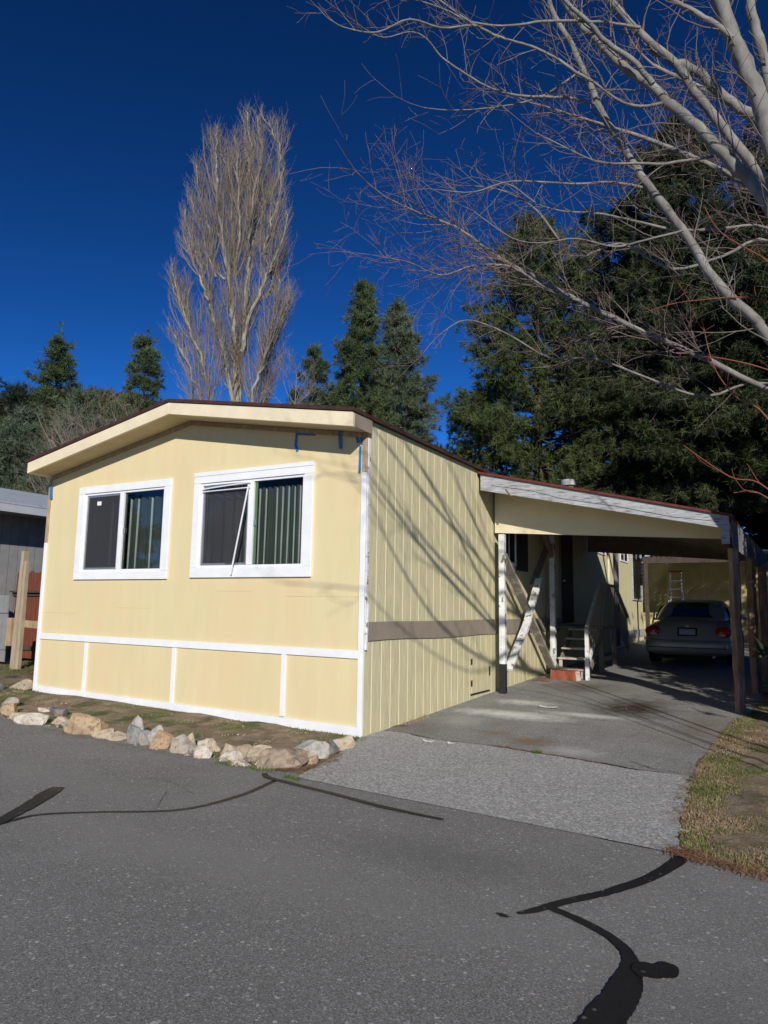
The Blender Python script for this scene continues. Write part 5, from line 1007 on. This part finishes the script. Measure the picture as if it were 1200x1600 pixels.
# ---- conifers
def needle_mat(name,a,b):
    return mat(name,[(.3,a),(.7,b)],scale=.9,detail=3,rough=.65,spec=.25,mix2=[(.5,.48,.68,tuple(x*1.45 for x in b),.8),(1.6,.55,.7,tuple(x*.45 for x in a),.7)])
PINE=needle_mat('pine_needles_green',(.032,.055,.022),(.085,.112,.045))
BLUEP=needle_mat('grey_green_needles',(.042,.064,.038),(.10,.128,.075))
DARKP=needle_mat('dark_fir_needles',(.010,.018,.010),(.026,.040,.020))
CEDSH=needle_mat('shaded_cedar_foliage',(.014,.024,.009),(.050,.062,.022))  # darker copy of the cedar foliage; tree shade put into the colour
CEDG=needle_mat('cedar_foliage',(.026,.044,.013),(.080,.100,.030))
def conifer(x,y,h,Rm,seed,lab,mt,nb=230,cl=11,K=13,Ln=.26,Wn=.05,bot=.12,prof=None,gs=.8,name='conifer_tree',lean=0,droop=.0,up=.25,clumpy=0):
    r=np.random.default_rng(seed); g=hz(x,y); t=thing(name,lab,'tree',(x,y,g)); h=h-g
    tb=TB(8); P=smooth([(x,y,g,.012*h+.08),(x,y,g+h*.5,.007*h+.04),(x+lean,y,g+h*.98,.02)],5); tb.add(P[:,:3],P[:,3]); tb.build('trunk',DBARK,t)
    prof=prof or (lambda u:(1-u)**.72)
    bw=TB(3); C=[];O=[]
    lobes=r.uniform(.72,1.18,(14,10))
    for b in range(nb):
        u=bot+(1-bot)*(1-(1-r.random())**.85)*.985
        if clumpy: u=min(.985,(math.floor(u*20)+.5)/20+r.normal()*.010)
        a=r.uniform(0,2*np.pi); lb=lobes[min(int(u*14),13),int(a/6.2832*10)%10]
        L_=Rm*float(prof(u))*lb*r.uniform(.75,1.1)+.15; e=up*(u*1.6-.35)+r.normal()*.10
        d=np.array([math.cos(a)*math.cos(e),math.sin(a)*math.cos(e),math.sin(e)]); p0=np.array([x+lean*u,y,g+h*u])
        k=5; s=np.linspace(0,1,k); Q=p0+d*L_*s[:,None]; Q[:,2]+=(-droop*s**1.5+.10*s**2.5)*L_
        bw.add(Q,np.linspace(.012*L_+.01,.008,k))
        n=max(3,int(cl*(.35+L_/Rm))); tt=r.uniform(.30,1.03,n)**.8
        q=p0+d*L_*tt[:,None]; q[:,2]+=(-droop*tt**1.5+.10*tt**2.5)*L_
        q+=r.normal(size=(n,3))*np.array([.16,.16,.09])*gs*(.5+.5*L_/Rm)*2
        if clumpy:  # pines carry their needles in rounded tufts along upturned side shoots
            nt_=max(2,int(L_*1.6)); tc_=p0+d*L_*r.uniform(.35,1,nt_)[:,None]+r.normal(size=(nt_,3))*[.26,.26,.08]*(.4+L_/Rm); tc_[:,2]+=.12
            w_=r.integers(0,nt_,n); q=tc_[w_]+r.normal(size=(n,3))*[.17,.17,.11]
        C.append(q); O.append(np.repeat(d[None],n,0))
    C=np.concatenate(C); O=np.concatenate(O)
    top=np.array([x+lean,y,g+h])+r.normal(size=(26,3))*[.10,.10,.35]; top[:,2]-=.35; C=np.r_[C,top]; O=np.r_[O,np.repeat([[0,0,1.]],26,0)]
    bw.build('branches',DBARK,t)
    V,F=clumps(C,K,Ln,Wn,r,O,bias=.55,droop=-.25 if droop==0 else .5)
    mesh_np('foliage',V,F,mt,t)
    return t
cone=lambda p:(lambda u:((1-u)**p)*1.12*np.minimum(1,.6+u*2.0)+.03)
rnd=lambda p:(lambda u:np.minimum(1,(1-u)**p*1.25)*np.minimum(1,.55+u*2.2))
conifer(-16.7,26.8,20.5,4.1,201,'tall pine directly left of its twin behind the ridge of the yellow roof',PINE,nb=520,prof=cone(0.98),Ln=.34,Wn=.036,K=24,gs=.7,clumpy=1)
conifer(-15.3,28.6,19.7,5.2,202,'broader grey-green pine, right one of the pair behind the roof',BLUEP,nb=640,prof=cone(0.96),Ln=.34,Wn=.036,K=24,gs=.7,clumpy=1)
conifer(-20.0,26.6,17.0,4.1,203,'shorter pine just right of the leafless poplar',PINE,nb=255,prof=cone(0.98),Ln=.34,Wn=.036,K=24,gs=.7,clumpy=1)
conifer(-18.4,27.6,15.5,2.8,213,'low pine filling the gap left of the pair',PINE,nb=225,prof=cone(0.98),Ln=.34,Wn=.036,K=24,gs=.7,clumpy=1)
conifer(-32.7,18.3,17.0,5.0,204,'tall pointed pine at the left, above the grey house',PINE,nb=345,prof=cone(0.97),Ln=.36,Wn=.04,K=24,gs=.7,clumpy=1)
conifer(-29.5,14.0,12.2,3.2,205,'dark fir at the far left edge',DARKP,nb=270,prof=cone(1.02),Ln=.34,Wn=.036,K=24,gs=.7,clumpy=1)
conifer(-31.2,23.5,18.6,4.6,206,'pine left of the poplar over the left roof slope',PINE,nb=300,prof=cone(0.98),Ln=.36,Wn=.04,K=24,gs=.7,clumpy=1)
conifer(-31.9,13.2,13.6,2.6,207,'conifer cut by the left edge of the view',DARKP,nb=225,prof=cone(0.92),Ln=.34,Wn=.036,K=24,gs=.7,clumpy=1)
conifer(-25.0,14.4,11.4,2.9,208,'lower bushy pine right of the tall pointed one',BLUEP,nb=300,prof=cone(0.67),Ln=.34,Wn=.036,K=24,gs=.7,clumpy=1)
conifer(-27.5,13.0,10.5,3.0,209,'low green pine under the tall pointed one',BLUEP,nb=285,prof=cone(0.72),Ln=.34,Wn=.036,K=24,gs=.7,clumpy=1)
conifer(-30.0,20.5,13.0,2.6,214,'half hidden pine between the two left pines',PINE,nb=225,prof=cone(0.72),Ln=.34,Wn=.036,K=24,gs=.7,clumpy=1)
# right-hand mass
conifer(-4.8,22.4,19.2,4.3,301,'bushy green pine, leftmost of the dark trees behind the carport',CEDG,nb=370,cl=27,K=22,Ln=.24,Wn=.030,prof=rnd(.50),name='pine_tree',gs=.75)
conifer(-7.0,21.0,11.0,2.4,305,'low light green pine at the foot of the bushy one',CEDG,nb=230,cl=13,K=14,Ln=.24,Wn=.045,prof=rnd(.5),name='pine_tree')
conifer(1.3,22.8,22.3,5.0,302,'huge shade-darkened cedar towering behind the carport',CEDSH,nb=430,cl=34,K=22,Ln=.24,Wn=.033,prof=rnd(.62),droop=.28,name='cedar_tree',gs=.8,bot=.24)
conifer(5.4,21.0,21.0,4.6,303,'shade-darkened cedar at the right edge of the view',CEDSH,nb=360,cl=32,K=22,Ln=.24,Wn=.033,prof=rnd(.55),droop=.28,name='cedar_tree',gs=.8,bot=.24)
conifer(-1.6,26.0,21.0,4.6,304,'dark cedar filling in behind the bushy pine',DARKP,nb=520,cl=17,K=14,Ln=.28,Wn=.06,prof=rnd(.5),droop=.2,name='cedar_tree',gs=1.1)
conifer(3.6,27.5,20.0,4.8,306,'dark cedar far behind the yellow shed',DARKP,nb=450,cl=16,K=14,Ln=.30,Wn=.07,prof=rnd(.5),droop=.2,name='cedar_tree',gs=1.2)
# trees to the right that shade the carport floor (only their edges and shadows reach the view)
conifer(13.2,13.0,13,3.2,402,'evergreen far right of the carport',DARKP,nb=300,cl=14,K=12,Ln=.30,Wn=.09,prof=rnd(.4),bot=.05,name='evergreen_tree',gs=1.2)
conifer(14.5,8.5,12,3.0,403,'outermost evergreen right of the carport',DARKP,nb=300,cl=14,K=12,Ln=.30,Wn=.09,prof=rnd(.4),bot=.05,name='evergreen_tree',gs=1.2)
conifer(9.8,10.0,9.8,2.7,404,'bushy evergreen behind the driveway posts',DARKP,nb=130,cl=14,K=12,Ln=.26,Wn=.08,prof=rnd(.3),bot=.03,name='evergreen_tree',gs=1.2)
conifer(7.5,3.9,6.2,2.35,401,'low evergreen right of the driveway posts',DARKP,nb=300,cl=15,K=13,Ln=.22,Wn=.06,prof=rnd(.3),bot=.03,name='evergreen_tree',gs=1.2)
for i,(x,y,h,R__) in enumerate(((-34,-38,10,4.5),(-24,-41,11,4.8),(-15,-39,9.5,4.4),(-6,-42,11.5,5),(4,-40,10,4.6),(40,-30,11,5),(26,8,12,4.6),(24,20,13,5),(-44,-30,11,5))):
    conifer(x,y,h,R__,500+i,['evergreen across the road, %s of those mirrored in the front windows'%['leftmost','second','third','fourth','rightmost'][i] if i<5 else ['evergreen down the road to the right behind the viewer','evergreen beyond the right verge, nearer one','evergreen beyond the right verge, farther one','evergreen far down the road to the left behind the viewer'][i-5]][0],DARKP,nb=150,cl=12,K=8,Ln=.7,Wn=.3,prof=rnd(.5),bot=.04,name='evergreen_tree',gs=1.5)
# dry orange cones / clusters seen in the bushy pine
# ---- hill and brush
xs=np.linspace(-170,10,70); ys=np.linspace(20,200,70); X,Y=np.meshgrid(xs,ys,indexing='ij'); r=np.random.default_rng(3)
nn=sum(np.sin(X*a+Y*b+c)*d for a,b,c,d in ((.09,.05,1,1.6),(-.06,.11,2,1.3),(.21,-.13,0,.6),(.17,.25,3,.5)))
ds=((X+75)*.62+(Y-62)*.78)  # distance across ridge
Zh=26*np.exp(-(ds/26)**2)*(1/(1+np.exp((X+38)/7)))+nn*.5-1.5+hgt(X,Y)
i=np.arange(X.size).reshape(X.shape); F=np.stack([i[:-1,:-1],i[1:,:-1],i[1:,1:],i[:-1,1:]],-1).reshape(-1,4)
kind(mesh_np('hill',np.stack([X,Y,Zh],-1).reshape(-1,3),F,HILL,smooth=True),label='scrubby hillside rising behind the trees on the left')
k=r.random(X.shape)<2; n=9000; px=r.uniform(-110,-30,n); py=r.uniform(20,110,n)
from math import exp
def hh(x,y):
    nn=sum(np.sin(x*a+y*b+c)*d for a,b,c,d in ((.09,.05,1,1.6),(-.06,.11,2,1.3),(.21,-.13,0,.6),(.17,.25,3,.5)))
    return 26*np.exp(-(((x+75)*.62+(y-62)*.78)/26)**2)*(1/(1+np.exp((x+38)/7)))+nn*.5-1.5+hgt(x,y)
C=np.stack([px,py,hh(px,py)+.4],1); C=C[C[:,2]>6]
V,F=clumps(C,14,1.1,.28,r); kind(mesh_np('hillside_brush',V,F,needle_mat('brush_green',(.03,.03,.015),(.10,.085,.045))),'stuff',label='low scrub covering the hillside')
